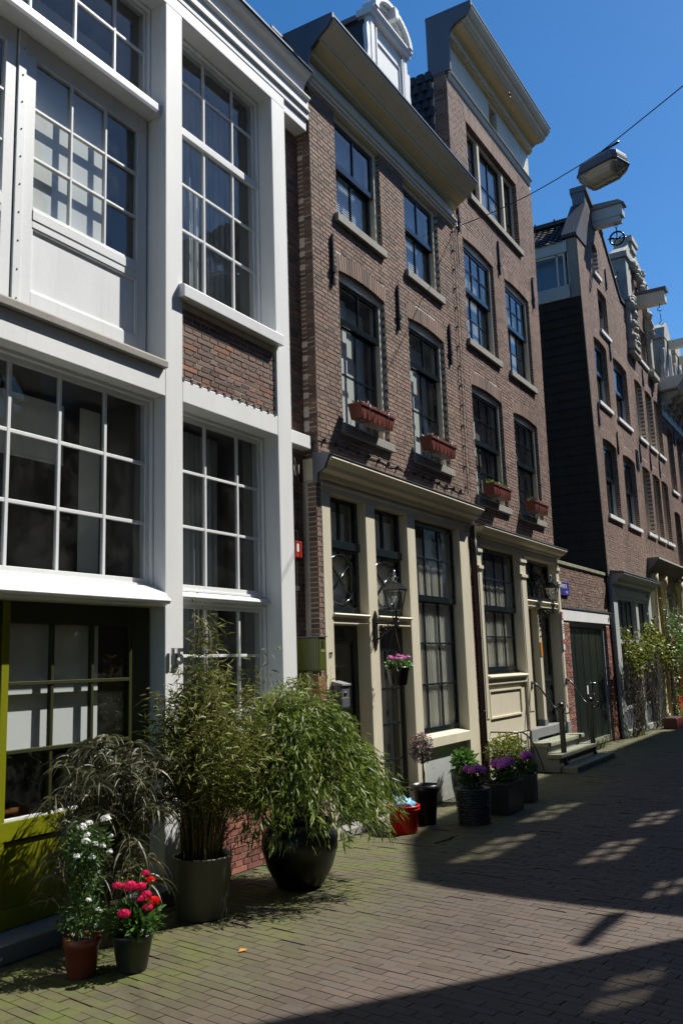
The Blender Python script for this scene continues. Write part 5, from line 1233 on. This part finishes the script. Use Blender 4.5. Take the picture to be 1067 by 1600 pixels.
# ================================================================== WINDOW BOXES
def flower_box(x0, x1, z, label, seed, full=.3):
    rs = np.random.RandomState(seed); B = root('window_box', ((x0+x1)/2, -.12, z), label, 'window box', 'red brown window boxes on the sills')
    y0, y1 = -.24, -.065; m = MB(); h = .17; t = .012
    def trough(m, e):
        a = [(x0+e, y0+e*.7), (x1-e, y0+e*.7), (x1-e, y1-e*.7), (x0+e, y1-e*.7)]
        return a
    lo = trough(m, .025); hi = trough(m, 0); hi2 = trough(m, .014)
    vs = [(p[0], p[1], z) for p in lo]+[(p[0], p[1], z+h) for p in hi]+[(p[0], p[1], z+h) for p in hi2]+[(p[0], p[1], z+h-.03) for p in hi2]
    fs = [(3, 2, 1, 0)]+[(i, (i+1) % 4, 4+(i+1) % 4, 4+i) for i in range(4)]+[(4+i, 4+(i+1) % 4, 8+(i+1) % 4, 8+i) for i in range(4)]+[(8+i, 8+(i+1) % 4, 12+(i+1) % 4, 12+i) for i in range(4)]
    m.add(vs, fs); m.build('trough', 'brown_plastic', B, bevel=.004)
    r = MB(); r.box(x0-.006, x1+.006, y0-.008, y0, z+h-.03, z+h+.004); r.box(x0-.008, x0, y0, y1, z+h-.03, z+h+.004); r.box(x1, x1+.008, y0, y1, z+h-.03, z+h+.004)
    n = 7
    for i in range(n): xx = x0+.05+(x1-x0-.1)*i/(n-1); r.box(xx-.006, xx+.006, y0+.006, y0+.03, z+.01, z+h-.03)
    r.build('rim', 'brown_plastic', B, bevel=.002)
    for q in (.22, .78):
        b = MB(); xx = x0+(x1-x0)*q; b.tube([(xx, -.0, z+h+.01), (xx, y0-.014, z+h+.01), (xx, y0-.012, z-.012), (xx, -.06, z-.012), (xx, -.058, z-.1), (xx, -.09, z-.02)], .006, 5)
        b.build('bracket', 'iron', B)
    MB().box(x0+.02, x1-.02, y0+.015, y1-.012, z+.1, z+h-.035).build('soil', 'soil', B)
    N = int(260*full)+60; P = np.stack([rs.uniform(x0+.04, x1-.04, N), rs.uniform(y0+.03, y1-.03, N), rs.uniform(z+h-.03, z+h+.03, N)], 1)
    D = rs.normal(size=(N, 3))*[.7, .7, .3]+[0, 0, .8]; leaves('foliage', P, D, rs.uniform(.03, .075, N), .018, 'bright' if full > .5 else 'grass', B)
    N = 30; P = np.stack([rs.uniform(x0+.05, x1-.05, N), rs.uniform(y0+.03, y1-.03, N), rs.uniform(z+h+.02, z+h+.06, N)], 1)
    leaves('flower', P, rs.normal(size=(N, 3)), .022, .02, 'whitep' if full < .5 else 'yellow', B)
flower_box(8.22, 9.00, 4.37, 'reddish window box below the left first floor window of number 17', 1)
flower_box(10.02, 10.80, 4.37, 'reddish window box below the right first floor window of number 17', 2)
flower_box(12.12, 12.86, 4.10, 'window box with yellow green growth on the left window of the tall house', 3, 1)
flower_box(13.95, 14.66, 4.10, 'sparsely planted window box on the right window of the tall house', 4)

# ================================================================== POTS AND PLANTS
def pot(rt, c, prof, mat, seg=32, rim=True, name='pot', sx=1, sy=1):
    """prof: outer profile (r, z); an inner wall is added so that the pot is hollow"""
    t = .012; top = prof[-1]; inner = [(top[0]-t, top[1]), (top[0]-t*1.4, top[1]-.05)]
    MB().lathe(c, [(.001, 0)]+prof+inner, seg, sx=sx, sy=sy, cap=False).build(name, mat, rt)
    MB().lathe(c, [(top[0]-t*1.1, top[1]-.05), (top[0]*.5, top[1]-.035), (.001, top[1]-.03)], seg, sx=sx, sy=sy, cap=False).build('soil', 'soil', rt)
rs = np.random.RandomState(9)
def blob(N, c, r, shell=.5):
    D = rs.normal(size=(N, 3)); D /= np.linalg.norm(D, axis=1, keepdims=True)
    q = rs.uniform(shell, 1, N)[:, None]
    return np.array(c)+D*q*np.array(r), D
# --- big glazed vase with drooping bamboo
def bamboo_vase():
    c = (6.17, -.66, 0); V = root('potted_bamboo', c, 'broad drooping bamboo bush in a big black glazed vase', 'potted plant')
    pot(V, c, [(.17, .0), (.185, .02), (.26, .15), (.30, .28), (.305, .36), (.28, .43), (.255, .455), (.27, .47), (.275, .49), (.262, .50)], 'black_glaze', 40)
    canes = MB(); P = []; D = []; L = []
    for i in range(700):
        a = rs.uniform(0, 2*math.pi); r0 = rs.uniform(0, .17); reach = .80*math.sqrt(rs.uniform(.03, 1)); top = rs.uniform(1.02, 1.50)*(1-.08*reach)
        ca, sa = math.cos(a), math.sin(a); 
        if sa > 0: reach *= .72
        pts = []
        for k in range(9):
            t = k/8; r = r0+(reach-r0)*t**1.6; z = .47+(top-.47)*math.sin(min(1, t*1.25)*math.pi/2)-max(0, t-.62)*1.7*reach*.95
            pts.append(Vector((c[0]+ca*r, c[1]+sa*r*.9, z)))
        if i < 120: canes.tube(pts, [.006-.0005*k for k in range(9)], 4, rs.rand())
        for k in range(3, 9):
            if k < 8: seg = (pts[k+1]-pts[k])
            else: seg = pts[8]-pts[7]
            for j in range(9 if k > 4 else 4):
                p = pts[k]+seg*rs.uniform(0, 1)+Vector(rs.normal(size=3)*.035)
                if p.y > -.03: continue
                d = Vector((ca*.55, sa*.55, -.65+.35*(k < 6)))+Vector(rs.normal(size=3)*.42)
                P.append(p[:]); D.append(d[:]); L.append(rs.uniform(.045, .105))
    # upright fresh shoots on the top
    for i in range(55):
        a = rs.uniform(0, 6.28); r = rs.uniform(0, .5); b = Vector((c[0]+math.cos(a)*r, c[1]+math.sin(a)*r*.8, 1.35)); h = rs.uniform(.10, .30)
        canes.tube([b, b+Vector((rs.normal()*.05, rs.normal()*.05, h))], .003, 4, .9)
        for j in range(12): P.append((b+Vector((rs.normal()*.03, rs.normal()*.03, h*rs.uniform(.2, 1)))) [:]); D.append((rs.normal()*.8, rs.normal()*.8, rs.uniform(-.1, .8))); L.append(rs.uniform(.06, .11))
    P = np.array(P); ok = (P[:, 2] > .42) & ((P[:, 0] < 6.75) | (P[:, 2] > .45+.35*(P[:, 0]-6.75))); P = P[ok]; D = np.array(D)[ok]; L = np.array(L)[ok]
    tint = np.clip(rs.normal(.45, .25, len(P)), 0, 1)
    canes.build('cane', 'cane', V, kind='stuff')
    leaves('foliage', P, D, L, rs.uniform(.009, .017, len(P)), 'bush', V, tint=tint, droop=.15)
    return V
bamboo_vase()
# --- tall feathery bamboo in a zinc tub
def tall_bamboo():
    c = (5.17, -.50, 0); V = root('potted_bamboo', c, 'tall feathery thin leaved bamboo in a dull zinc tub', 'potted plant')
    pot(V, c, [(.175, 0), (.18, .01), (.205, .39), (.212, .40), (.212, .41)], 'zinc_pot', 36)
    canes = MB(); P = []; D = []; L = []
    for i in range(190):
        a = rs.uniform(0, 6.28); r0 = rs.uniform(0, .15); reach = rs.uniform(0, .58); top = 1.66-.55*reach+rs.uniform(-.35, .1)
        if i < 9: reach = rs.uniform(0, .10); top = rs.uniform(1.85, 2.14)
        elif i < 12: a = rs.uniform(-.3, .3); reach = .62; top = 1.75
        ca, sa = math.cos(a), math.sin(a)
        if sa > 0: reach *= .6
        pts = []
        for k in range(8):
            t = k/7; r = r0+(reach-r0)*t**1.5; pts.append(Vector((c[0]+ca*r+rs.normal()*.008, c[1]+sa*r, .37+(top-.37)*t**.9)))
        canes.tube(pts, [.0045-.0004*k for k in range(8)], 4, rs.rand())
        for k in range(3, 8):
            nl = (14 if i < 9 else 14) if k > 3 else 7
            for j in range(nl):
                seg = pts[min(k, 6)+1]-pts[min(k, 6)] if k < 7 else pts[7]-pts[6]
                p = pts[k]+seg*rs.uniform(-.5, .5)+Vector((rs.normal()*.075, rs.normal()*.065, rs.normal()*.03))*(1 if i >= 9 else .8)
                if p.y > -.03 or (p.x < 5.02 and p.z > 1.60): continue
                P.append(p[:]); D.append((ca*.4+rs.normal()*.7, sa*.4+rs.normal()*.7, rs.normal()*.5)); L.append(rs.uniform(.045, .095))
    canes.build('cane', 'cane', V, kind='stuff'); P = np.array(P)
    leaves('foliage', P, D, L, rs.uniform(.009, .015, len(P)), 'bamboo', V, tint=np.clip(rs.normal(.35+.12*(P[:, 2]-1.2), .27), 0, 1), droop=.1)
tall_bamboo()
def blades(m, base, d, L, w, seg=5, droop=1.0, tint=.5, kink=0):
    p = Vector(base); d = Vector(d).normalized(); s = d.cross(Vector((rs.normal(), rs.normal(), rs.normal()*.3))).normalized(); vs = []; st = L/seg
    for k in range(seg+1):
        t = k/seg; ww = w*(1-t**2.2)*.5+.0006; vs += [p-s*ww, p+s*ww]
        p = p+d*st; d = (d+Vector((0, 0, -1))*droop*st*3.2).normalized()
    m.add(vs, [(2*k, 2*k+1, 2*k+3, 2*k+2) for k in range(seg)], tint)
def grass_plant():
    c = (4.42, -.30, 0); V = root('potted_grass', c, 'dry olive umbrella grass behind the flowering pots by the lime door', 'potted plant')
    pot(V, c, [(.13, 0), (.135, .01), (.155, .24), (.165, .25), (.165, .28)], 'bark', 28)
    m = MB(); st = MB()
    for i in range(270):
        a = rs.uniform(0, 6.28); reach = rs.uniform(.03, .50); h = rs.uniform(.30, 1.08)-.25*reach; ca, sa = math.cos(a), math.sin(a)
        if sa > 0: reach *= .35
        if ca > 0: reach *= .8; h = max(h, .62)
        pts = [Vector((c[0]+ca*(.05+reach*t**1.6), c[1]+sa*(.05+reach*t**1.6), .25+h*(t**.85)-.10*reach*t*t)) for t in [k/5 for k in range(6)]]
        st.tube(pts, [.004, .0037, .0034, .003, .0026, .002], 4, rs.rand())
        for j in range(15):
            b = rs.uniform(0, 6.28); blades(m, pts[5]-Vector((0, 0, rs.uniform(0, .05))), (math.cos(b)*.9, math.sin(b)*.9, rs.uniform(-.3, .5)), rs.uniform(.10, .26), rs.uniform(.007, .013), 5, 3.2, float(np.clip(rs.normal(.5, .28), 0, 1)))
    for i in range(60):
        a = rs.uniform(0, 6.28); blades(m, (c[0]+rs.normal()*.05, c[1]+rs.normal()*.05, .26), (math.cos(a)*.4, math.sin(a)*.3-.05, 1), rs.uniform(.5, .95), .010, 8, .55, float(rs.rand()))
    st.build('stem', 'grass', V, kind='stuff'); m.build('foliage', 'grass', V, kind='stuff')
grass_plant()
def petals(mb, c, r, n, tint=(0, 1), up=.5):
    for i in range(n):
        d = Vector(rs.normal(size=3)); d.z = abs(d.z)*.8+up*.3; d.normalize(); u = d.orthogonal().normalized(); w = d.cross(u); a0 = rs.uniform(0, 6.28)
        u2 = u*math.cos(a0)+w*math.sin(a0); w2 = d.cross(u2); p = Vector(c)+d*r*rs.uniform(.55, 1); s = r*.36
        mb.add([p-u2*s*.5, p+w2*s+d*s*.2, p+u2*s, p-w2*s+d*s*.2], [(0, 1, 2), (0, 2, 3)], rs.uniform(*tint))
def climber_white():
    c = (3.90, -.66, 0); V = root('potted_climber', c, 'white flowering climber on a hoop in a small terracotta red pot', 'potted plant')
    pot(V, c, [(.075, 0), (.08, .01), (.098, .17), (.106, .172), (.106, .215)], 'brown_plastic', 28)
    m = MB()
    m.tube([(c[0]+.13*math.cos(t), c[1], .24+.55*max(0, math.sin(t))**.6) for t in [math.pi*i/20 for i in range(21)]], .004, 5); m.build('hoop', 'iron', V)
    P1, D1 = blob(900, (c[0]+.02, c[1], .70), (.16, .12, .14), .3); P2, D2 = blob(700, (c[0]-.01, c[1], .33), (.14, .12, .14), .3); P3, D3 = blob(420, (c[0]+.03, c[1], .50), (.11, .08, .10), .2)
    P = np.concatenate([P1, P2, P3]); D = np.concatenate([D1, D2, D3])+rs.normal(size=(2020, 3))*.6
    P = P[:, :]; leaves('foliage', P, D, rs.uniform(.018, .042, 2020), rs.uniform(.009, .016, 2020), 'green', V, tint=np.clip(rs.normal(.4, .3, 2020), 0, 1))
    for dx, dz, r in ((-.11, .83, .030), (-.06, .845, .026), (.10, .84, .034), (.075, .85, .026), (-.08, .75, .028), (-.05, .78, .022), (-.145, .68, .022), (-.02, .65, .026), (.06, .70, .024), (.10, .66, .022), (-.03, .42, .02), (.045, .35, .018), (.14, .74, .018), (.02, .27, .016), (.0, .72, .022)):
        f = MB(); petals(f, (c[0]+dx, c[1]-.09+rs.uniform(-.02, .02), dz), r, 26); f.build('flower_cluster', 'whitep', V)
climber_white()
def ranunculus():
    c = (4.10, -.86, 0); V = root('potted_ranunculus', c, 'crimson ranunculus blooms in a dark grey plastic pot', 'potted plant')
    pot(V, c, [(.078, 0), (.085, .01), (.118, .19), (.125, .192), (.125, .205)], 'dark_pot', 32)
    N = 900; P, D = blob(N, (c[0]+.01, c[1], .27), (.17, .15, .10), .2); D = D+rs.normal(size=(N, 3))*.4+[0, 0, .3]
    leaves('foliage', P, D, rs.uniform(.025, .062, N), rs.uniform(.018, .034, N), 'green', V, tint=np.clip(rs.normal(.6, .3, N), 0, 1))
    st = MB(); k = 0
    B = [(-.115, .50, .028, 'hotpink', .10), (-.06, .49, .040, 'hotpink', .0), (.015, .475, .034, 'hotpink', -.03), (.105, .53, .025, 'hotpink', .05), (.125, .49, .027, 'redp', .0), (.045, .425, .026, 'hotpink', -.08), (.075, .42, .030, 'hotpink', -.02), (.01, .41, .026, 'hotpink', -.05), (.03, .36, .030, 'hotpink', -.12), (.115, .375, .038, 'redp', -.06), (-.155, .365, .034, 'hotpink', -.08)]
    for dx, z, r, mat, dy in B:
        p = Vector((c[0]+dx*.93, c[1]+dy*.5-.03, z-.02)); f = MB()
        for ring in range(6):
            n = 6+ring*2; el = R(80-ring*17)
            for i in range(n):
                a = 2*math.pi*i/n+ring*.5+rs.normal()*.1; d = Vector((math.cos(a)*math.cos(el), math.sin(a)*math.cos(el), math.sin(el))); s = Vector((-math.sin(a), math.cos(a), 0)); u = s.cross(d)*-1
                q = p+d*r*(.45+.1*ring); w = r*.38
                f.add([q-s*w-u*w*.3, q+s*w-u*w*.3, q+s*w*.7+u*w*.9+d*w*.3, q+u*w*1.25+d*w*.2, q-s*w*.7+u*w*.9+d*w*.3], [(0, 1, 2, 3, 4)], rs.rand())
        f.sphere(p, r*.55, 8, 5, .3); f.build('bloom', mat, V)
        st.tube([(c[0]+dx*.4, c[1]+dy*.3, .24), (c[0]+dx*.8, c[1]+dy*.5, (z+.24)/2), p], .003, 5, .6)
    for i in range(7): p = Vector((c[0]+rs.uniform(-.1, .12), c[1]+rs.uniform(-.06, .06), rs.uniform(.42, .55))); st.tube([(c[0], c[1], .24), p], .002, 4, .5); st.sphere(p, .010, 6, 4, .9)
    st.build('stem', 'green', V, kind='stuff')
ranunculus()
def bucket():
    c = (8.46, -.42, 0); V = root('bucket', c, 'bright red plastic bucket under the drooping bamboo', 'bucket')
    pot(V, c, [(.13, 0), (.135, .01), (.158, .25), (.168, .252), (.168, .272)], 'red_plastic', 36, name='body')
    m = MB(); m.tube([(c[0]+.168*math.cos(t), c[1]-.168*math.sin(t)*.96, .262-.03*math.sin(t)) for t in [math.pi*i/20 for i in range(21)]], .004, 5); m.build('handle', 'red_plastic', V)
    m = MB(); 
    m.sphere((0, 0, 0), 1, 26, 16)
    v = []
    for p in m.v:
        d = Vector(p); n = noise.noise(d*2.3)*.5+noise.noise(d*6)*.25; q = d*(1+n*.8); v.append((c[0]-.02+q.x*.12, c[1]+q.y*.11, .265+max(-.5, q.z)*.09))
    m.v = v; single(m.build('plastic_bag', 'bag'), 'crumpled blue and white plastic bag stuffed in the red bucket', 'bag')
bucket()
def tree_pot():
    c = (8.98, -.42, 0); V = root('potted_tree', c, 'small standard tree with dusty pink flowers in a tall black pot', 'potted plant')
    pot(V, c, [(.10, 0), (.105, .01), (.137, .34), (.152, .342), (.155, .41)], 'black_glaze', 36)
    m = MB(); m.tube([(c[0]-.02, c[1], .36), (c[0]-.03, c[1], .5), (c[0]-.025, c[1], .66)], .010, 7); m.tube([(c[0]-.01, c[1], .36), (c[0]-.015, c[1]-.01, .52), (c[0]-.05, c[1], .68)], .007, 6)
    for i in range(24): m.tube([(c[0]-.03, c[1], .62), Vector((c[0]-.04+rs.normal()*.07, c[1]+rs.normal()*.06, rs.uniform(.7, .92)))], .003, 4)
    m.build('trunk', 'bark', V)
    P, D = blob(1700, (c[0]-.04, c[1], .79), (.145, .13, .16), .35); leaves('foliage', P, D+rs.normal(size=(1700, 3))*.7, rs.uniform(.015, .032, 1700), rs.uniform(.008, .013, 1700), 'dark', V)
    f = MB()
    for i in range(62):
        d = Vector(rs.normal(size=3)).normalized(); d.z = d.z*.8+.3; petals(f, (c[0]-.04+d.x*.145, c[1]+d.y*.13, .80+d.z*.14), .014, 12)
    for p in ((.06, .57), (.045, .60)): petals(f, (c[0]+p[0], c[1]-.08, p[1]), .012, 10)
    f.build('flower', 'dustpink', V)
tree_pot()
def leafy_pot():
    c = (10.52, -.20, 0); V = root('potted_leafy_plant', c, 'bright green broad leaved plant in a rounded grey pot against the wall', 'potted plant')
    pot(V, c, [(.09, 0), (.10, .01), (.135, .16), (.148, .30), (.145, .38)], 'grey_plastic' if False else 'dark_pot', 32)
    N = 620; P, D = blob(N, (c[0]+.02, c[1]-.02, .48), (.20, .15, .15), .2); leaves('foliage', P, D*.8+rs.normal(size=(N, 3))*.35+[0, 0, .35], rs.uniform(.05, .10, N), rs.uniform(.022, .040, N), 'bright', V, droop=.25)
    m = MB()
    for i in range(30): m.tube([(c[0]+rs.normal()*.04, c[1]+rs.normal()*.04, .35), Vector((c[0]+rs.normal()*.1, c[1]+rs.normal()*.07, rs.uniform(.48, .6)))], .004, 4)
    m.build('stem', 'green', V, kind='stuff')
leafy_pot()
def geranium(V, c, z, rx, ry, heads, mat, fol=420, seed=0, hr=.05):
    P, D = blob(fol, (c[0], c[1], z+.03), (rx, ry, .09), .2); leaves('foliage', P, D+rs.normal(size=(fol, 3))*.4+[0, 0, .4], rs.uniform(.025, .05, fol), rs.uniform(.022, .04, fol), 'green', V, tint=np.clip(rs.normal(.3, .3, fol), 0, 1))
    for dx, dy, dz, r in heads:
        r *= 1.18; f = MB(); petals(f, (c[0]+dx, c[1]+dy, z+dz), r, 130, up=1.2); f.sphere((c[0]+dx, c[1]+dy, z+dz), r*.5, 7, 4, .0); f.build('flower_head', mat, V)
def wicker():
    c = (9.20, -.88, 0); V = root('potted_geranium', c, 'purple pink geraniums in a round rough basket weave planter', 'potted plant')
    # woven wall: uneven horizontal strands round a drum
    MB().lathe(c, [(.145, 0), (.165, .36), (.15, .36), (.148, .30), (.001, .31)], 36, cap=False).build('liner', 'black_glaze', V)
    r = random.Random(3)
    for k in range(15):
        z = .012+k*.0245; m = MB(); pts = []
        for i in range(48):
            a = 2*math.pi*i/48; rr = .158+.022*z/.36*1+.006*math.sin(i*math.pi*.5+k*math.pi)+r.uniform(-.004, .004); pts.append((c[0]+rr*math.cos(a), c[1]+rr*math.sin(a), z+r.uniform(-.004, .004)))
        m.tube(pts, .0125, 6, closed=True); m.build('strand', 'dark_pot', V)
    geranium(V, c, .42, .15, .14, [(-.09, -.05, .12, .050), (-.03, -.07, .13, .050), (-.06, .03, .13, .045), (.07, -.08, .11, .052), (.0, -.10, .10, .04)], 'magenta')
wicker()
def box_planter(x, y, hx, hy, h, rotz, label, heads, mat='dark_pot'):
    V = root('potted_geranium', (x, y, 0), label, 'potted plant'); m = MB(); t = .015; ca, sa = math.cos(rotz), math.sin(rotz)
    def Q(u, v, z): return (x+u*ca-v*sa, y+u*sa+v*ca, z)
    o0 = [(-hx*.94, -hy*.9), (hx*.94, -hy*.9), (hx*.94, hy*.9), (-hx*.94, hy*.9)]; o1 = [(-hx, -hy), (hx, -hy), (hx, hy), (-hx, hy)]; i1 = [(a-(t if a > 0 else -t), b-(t if b > 0 else -t)) for a, b in o1]
    vs = [Q(*p, 0) for p in o0]+[Q(*p, h) for p in o1]+[Q(*p, h) for p in i1]+[Q(*p, h-.05) for p in i1]
    m.add(vs, [(3, 2, 1, 0)]+[(4*j+i, 4*j+(i+1) % 4, 4*j+4+(i+1) % 4, 4*j+4+i) for j in range(3) for i in range(4)]); m.build('pot', mat, V, bevel=.004)
    MB().add([Q(*p, h-.05) for p in i1], [(0, 1, 2, 3)]).build('soil', 'soil', V)
    geranium(V, (x, y), h+.04, hx*.95, hy*1.0+.03, heads, 'magenta', 420)
    return V
box_planter(9.98, -.93, .27, .15, .34, .02, 'magenta geraniums in the long rectangular dark planter', [(-.18, -.05, .13, .05), (-.10, -.04, .15, .055), (-.03, -.06, .14, .05), (.05, -.04, .16, .058), (.11, -.05, .15, .055), (-.13, .05, .14, .05), (.0, .05, .15, .05)])
box_planter(10.78, -.90, .13, .13, .33, .1, 'magenta geraniums in the small square dark planter nearest the steps', [(-.10, -.04, .15, .05), (-.03, -.03, .16, .055), (.04, -.04, .15, .055), (.10, -.04, .14, .045)])
def shrub():
    c = (11.55, -.42, 0); V = root('potted_shrub', c, 'yellow green spotted shrub in a low pot in front of the cream panel', 'potted plant')
    pot(V, c, [(.13, 0), (.14, .01), (.17, .22), (.18, .25)], 'dark_pot', 28)
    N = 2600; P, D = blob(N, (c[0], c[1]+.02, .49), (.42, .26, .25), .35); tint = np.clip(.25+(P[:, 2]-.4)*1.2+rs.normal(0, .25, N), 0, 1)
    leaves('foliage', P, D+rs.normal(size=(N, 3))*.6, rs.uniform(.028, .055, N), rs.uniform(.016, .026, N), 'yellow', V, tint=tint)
    m = MB()
    for i in range(40): m.tube([(c[0]+rs.normal()*.03, c[1]+rs.normal()*.03, .2), Vector((c[0]+rs.normal()*.16, c[1]+rs.normal()*.1, rs.uniform(.4, .65)))], .004, 4)
    m.build('stem', 'bark', V, kind='stuff')
shrub()
def basket():
    c = (8.76, -.27, 1.47); V = root('hanging_basket', c, 'pink petunias in a black pot hung on chains under the lantern', 'hanging plant')
    pot(V, c, [(.085, 0), (.09, .01), (.125, .17), (.132, .172), (.132, .195)], 'black_glaze', 28)
    m = MB()
    for k in range(3):
        a = 2.0+2*math.pi*k/3; p = Vector((c[0]+.125*math.cos(a), c[1]+.125*math.sin(a), c[2]+.19)); q = Vector((8.75, -.25, 2.13))
        for i in range(22): u = p.lerp(q, i/22); w = p.lerp(q, (i+.75)/22); m.tube([u, w], .0022 if i % 2 else .0034, 4)
    m.build('chain', 'iron', V)
    N = 520; P, D = blob(N, (c[0], c[1], c[2]+.22), (.165, .15, .07), .3); leaves('foliage', P, D+rs.normal(size=(N, 3))*.4, rs.uniform(.025, .045, N), rs.uniform(.014, .024, N), 'bright', V, droop=.3)
    for i in range(11):
        a = rs.uniform(0, 6.28); r = rs.uniform(0, .11); f = MB(); petals(f, (c[0]+r*math.cos(a)*1.1-.01, c[1]+r*math.sin(a)-.02, c[2]+.285+rs.uniform(-.02, .02)), .033, 40, up=1); f.build('flower_head', 'pink', V)
basket()
def vine():
    V = root('climbing_vine', (21.2, -.15, 0), 'sparse yellow green climbing vine over the pale grey shopfront', 'vine'); st = MB(); P = []; D = []
    for i in range(54):
        x = rs.uniform(19.6, 20.6) if i % 3 else rs.uniform(21.6, 23.2); xe = x+rs.normal()*.5; zt = rs.uniform(1.3, 2.2); pts = []
        for k in range(12): t = k/11; pts.append(Vector((x+(xe-x)*t+.10*math.sin(t*9+i), -.12-.10*rs.rand()-.12*t, .05+zt*t+.05*math.sin(t*13+i))))
        st.tube(pts, [.009*(1-.06*k) for k in range(12)], 4, rs.rand())
    for i in range(110):
        x = rs.uniform(19.2, 23.2); z = rs.uniform(1.0, 2.1); st.tube([Vector((x, -.2, z)), Vector((x+rs.normal()*.25, -.22, z-rs.uniform(.05, .4))), Vector((x+rs.normal()*.35, -.24, z-rs.uniform(.2, .7)))], .004, 3, rs.rand())
    N = 2300; X = rs.uniform(19.1, 23.9, N); Z = 1.95+.22*np.sin(X*2.1)+rs.normal(0, .17, N)-.10*(X < 20.4); Y = -.2-abs(rs.normal(0, .10, N)); P = np.stack([X, Y, Z], 1)
    st.build('stem', 'bark', V, kind='stuff')
    leaves('foliage', P, rs.normal(size=(N, 3))*[1, .6, 1]+[0, -.3, -.2], rs.uniform(.05, .10, N), rs.uniform(.04, .07, N), 'yellow', V, tint=np.clip(rs.normal(.5, .3, N), 0, 1))
    V2 = root('climbing_rose', (24.3, -.2, 0), 'darker leafy climber trained over the cream columned shopfront at the right edge', 'vine'); st = MB()
    for i in range(24):
        x = rs.uniform(23.3, 23.7); xe = x+rs.uniform(-.2, 2.0)*(i % 2); zt = rs.uniform(1.6, 2.9); st.tube([Vector((x+(xe-x)*t**2+.08*math.sin(t*8+i), -.25-.12*rs.rand(), .1+zt*t)) for t in [k/9 for k in range(10)]], .008, 4, rs.rand())
    N = 1500; X = rs.uniform(23.2, 27.2, N); Z = 2.25+.25*np.sin(X*1.7)+rs.normal(0, .32, N); P = np.stack([X, -.28-abs(rs.normal(0, .12, N)), Z], 1)
    P2 = np.stack([rs.uniform(23.2, 24.2, 300), -.3-rs.rand(300)*.2, rs.uniform(.3, 1.9, 300)], 1); P = np.concatenate([P, P2]); N = len(P)
    st.build('stem', 'bark', V2, kind='stuff'); leaves('foliage', P, rs.normal(size=(N, 3)), rs.uniform(.05, .09, N), rs.uniform(.03, .055, N), 'green', V2, tint=np.clip(rs.normal(.8, .3, N), 0, 1))
    f = MB()
    for i in range(14): petals(f, (rs.uniform(24.2, 27), -.45, rs.uniform(1.9, 2.8)), .05, 14)
    f.build('blossom', 'whitep', V2)
    c = (22.55, -.42, 0); T = root('planter', c, 'rectangular terracotta trough on the ground at the foot of the vine', 'planter'); MB().box(c[0]-.45, c[0]+.35, c[1]-.16, c[1]+.14, 0, .24).build('trough', 'brown_plastic', T, bevel=.01)
    MB().box(c[0]-.43, c[0]+.33, c[1]-.14, c[1]+.12, .241, .25).build('soil', 'soil', T)
    c = (24.2, -.5, 0); G = root('garden_plant', c, 'clump of light green leaves on the ground by the cream column', 'plant'); P, D = blob(500, (c[0], c[1], .18), (.7, .2, .2), .2); leaves('foliage', P, D+[0, 0, .4], rs.uniform(.06, .1, 500), .045, 'bright', G)
    P, D = blob(260, (20.3, -.15, .02), (.5, .12, .06), .1); single(leaves('weeds', P, D+[0, 0, 1], rs.uniform(.03, .07, 260), .012, 'yellow'), 'low weeds growing along the foot of the pale grey shopfront', 'weeds')
    m = MB()
    for i in range(160): blades(m, (16.3+rs.uniform(-.4, 1.3), -.03-rs.rand()*.08, 0), (rs.normal()*.4, -.3, 1), rs.uniform(.08, .28), .006, 4, 1.4, .95)
    single(m.build('grass_tuft', 'moss', None, kind='stuff'), 'pale grass growing at the foot of the green gate', 'grass')
vine()
# ================================================================== SMALL THINGS ON THE PAVING
def litter():
    m = MB(); m.add([(4.62, -1.23, .004), (4.66, -1.215, .012), (4.69, -1.245, .004), (4.65, -1.262, .007)], [(0, 1, 2), (0, 2, 3)]); single(m.build('fallen_leaf', 'orange'), 'small orange dry leaf lying on the mossy paving', 'leaf')
    m = MB(); m.tube([(8.05, -.95, .006), (8.25, -1.0, .012), (8.42, -.98, .006)], .008, 5); single(m.build('twig', 'bark'), 'dark twig lying on the paving left of the red bucket', 'twig')
    r = np.random.RandomState(4); P = np.stack([r.uniform(4, 9.5, 90), r.uniform(-2.8, -.4, 90), np.full(90, .004)], 1); single(leaves('scattered_crumbs', P, r.normal(size=(90, 3))*[1, 1, .1], r.uniform(.006, .018, 90), .008, 'bamboo'), 'tiny crumbs and leaf scraps scattered on the paving', 'debris')
    D = root('drain_cover', (10.9, -2.9, 0), 'dark iron drain cover set in the paving at the right edge of the photo', 'drain'); MB().box(10.7, 11.1, -3.1, -2.75, -.01, .006).build('frame', 'iron', D, bevel=.002)
    for i in range(6): MB().box(10.74+i*.058, 10.775+i*.058, -3.07, -2.78, .0065, .012).build('slat', 'iron', D)
litter()
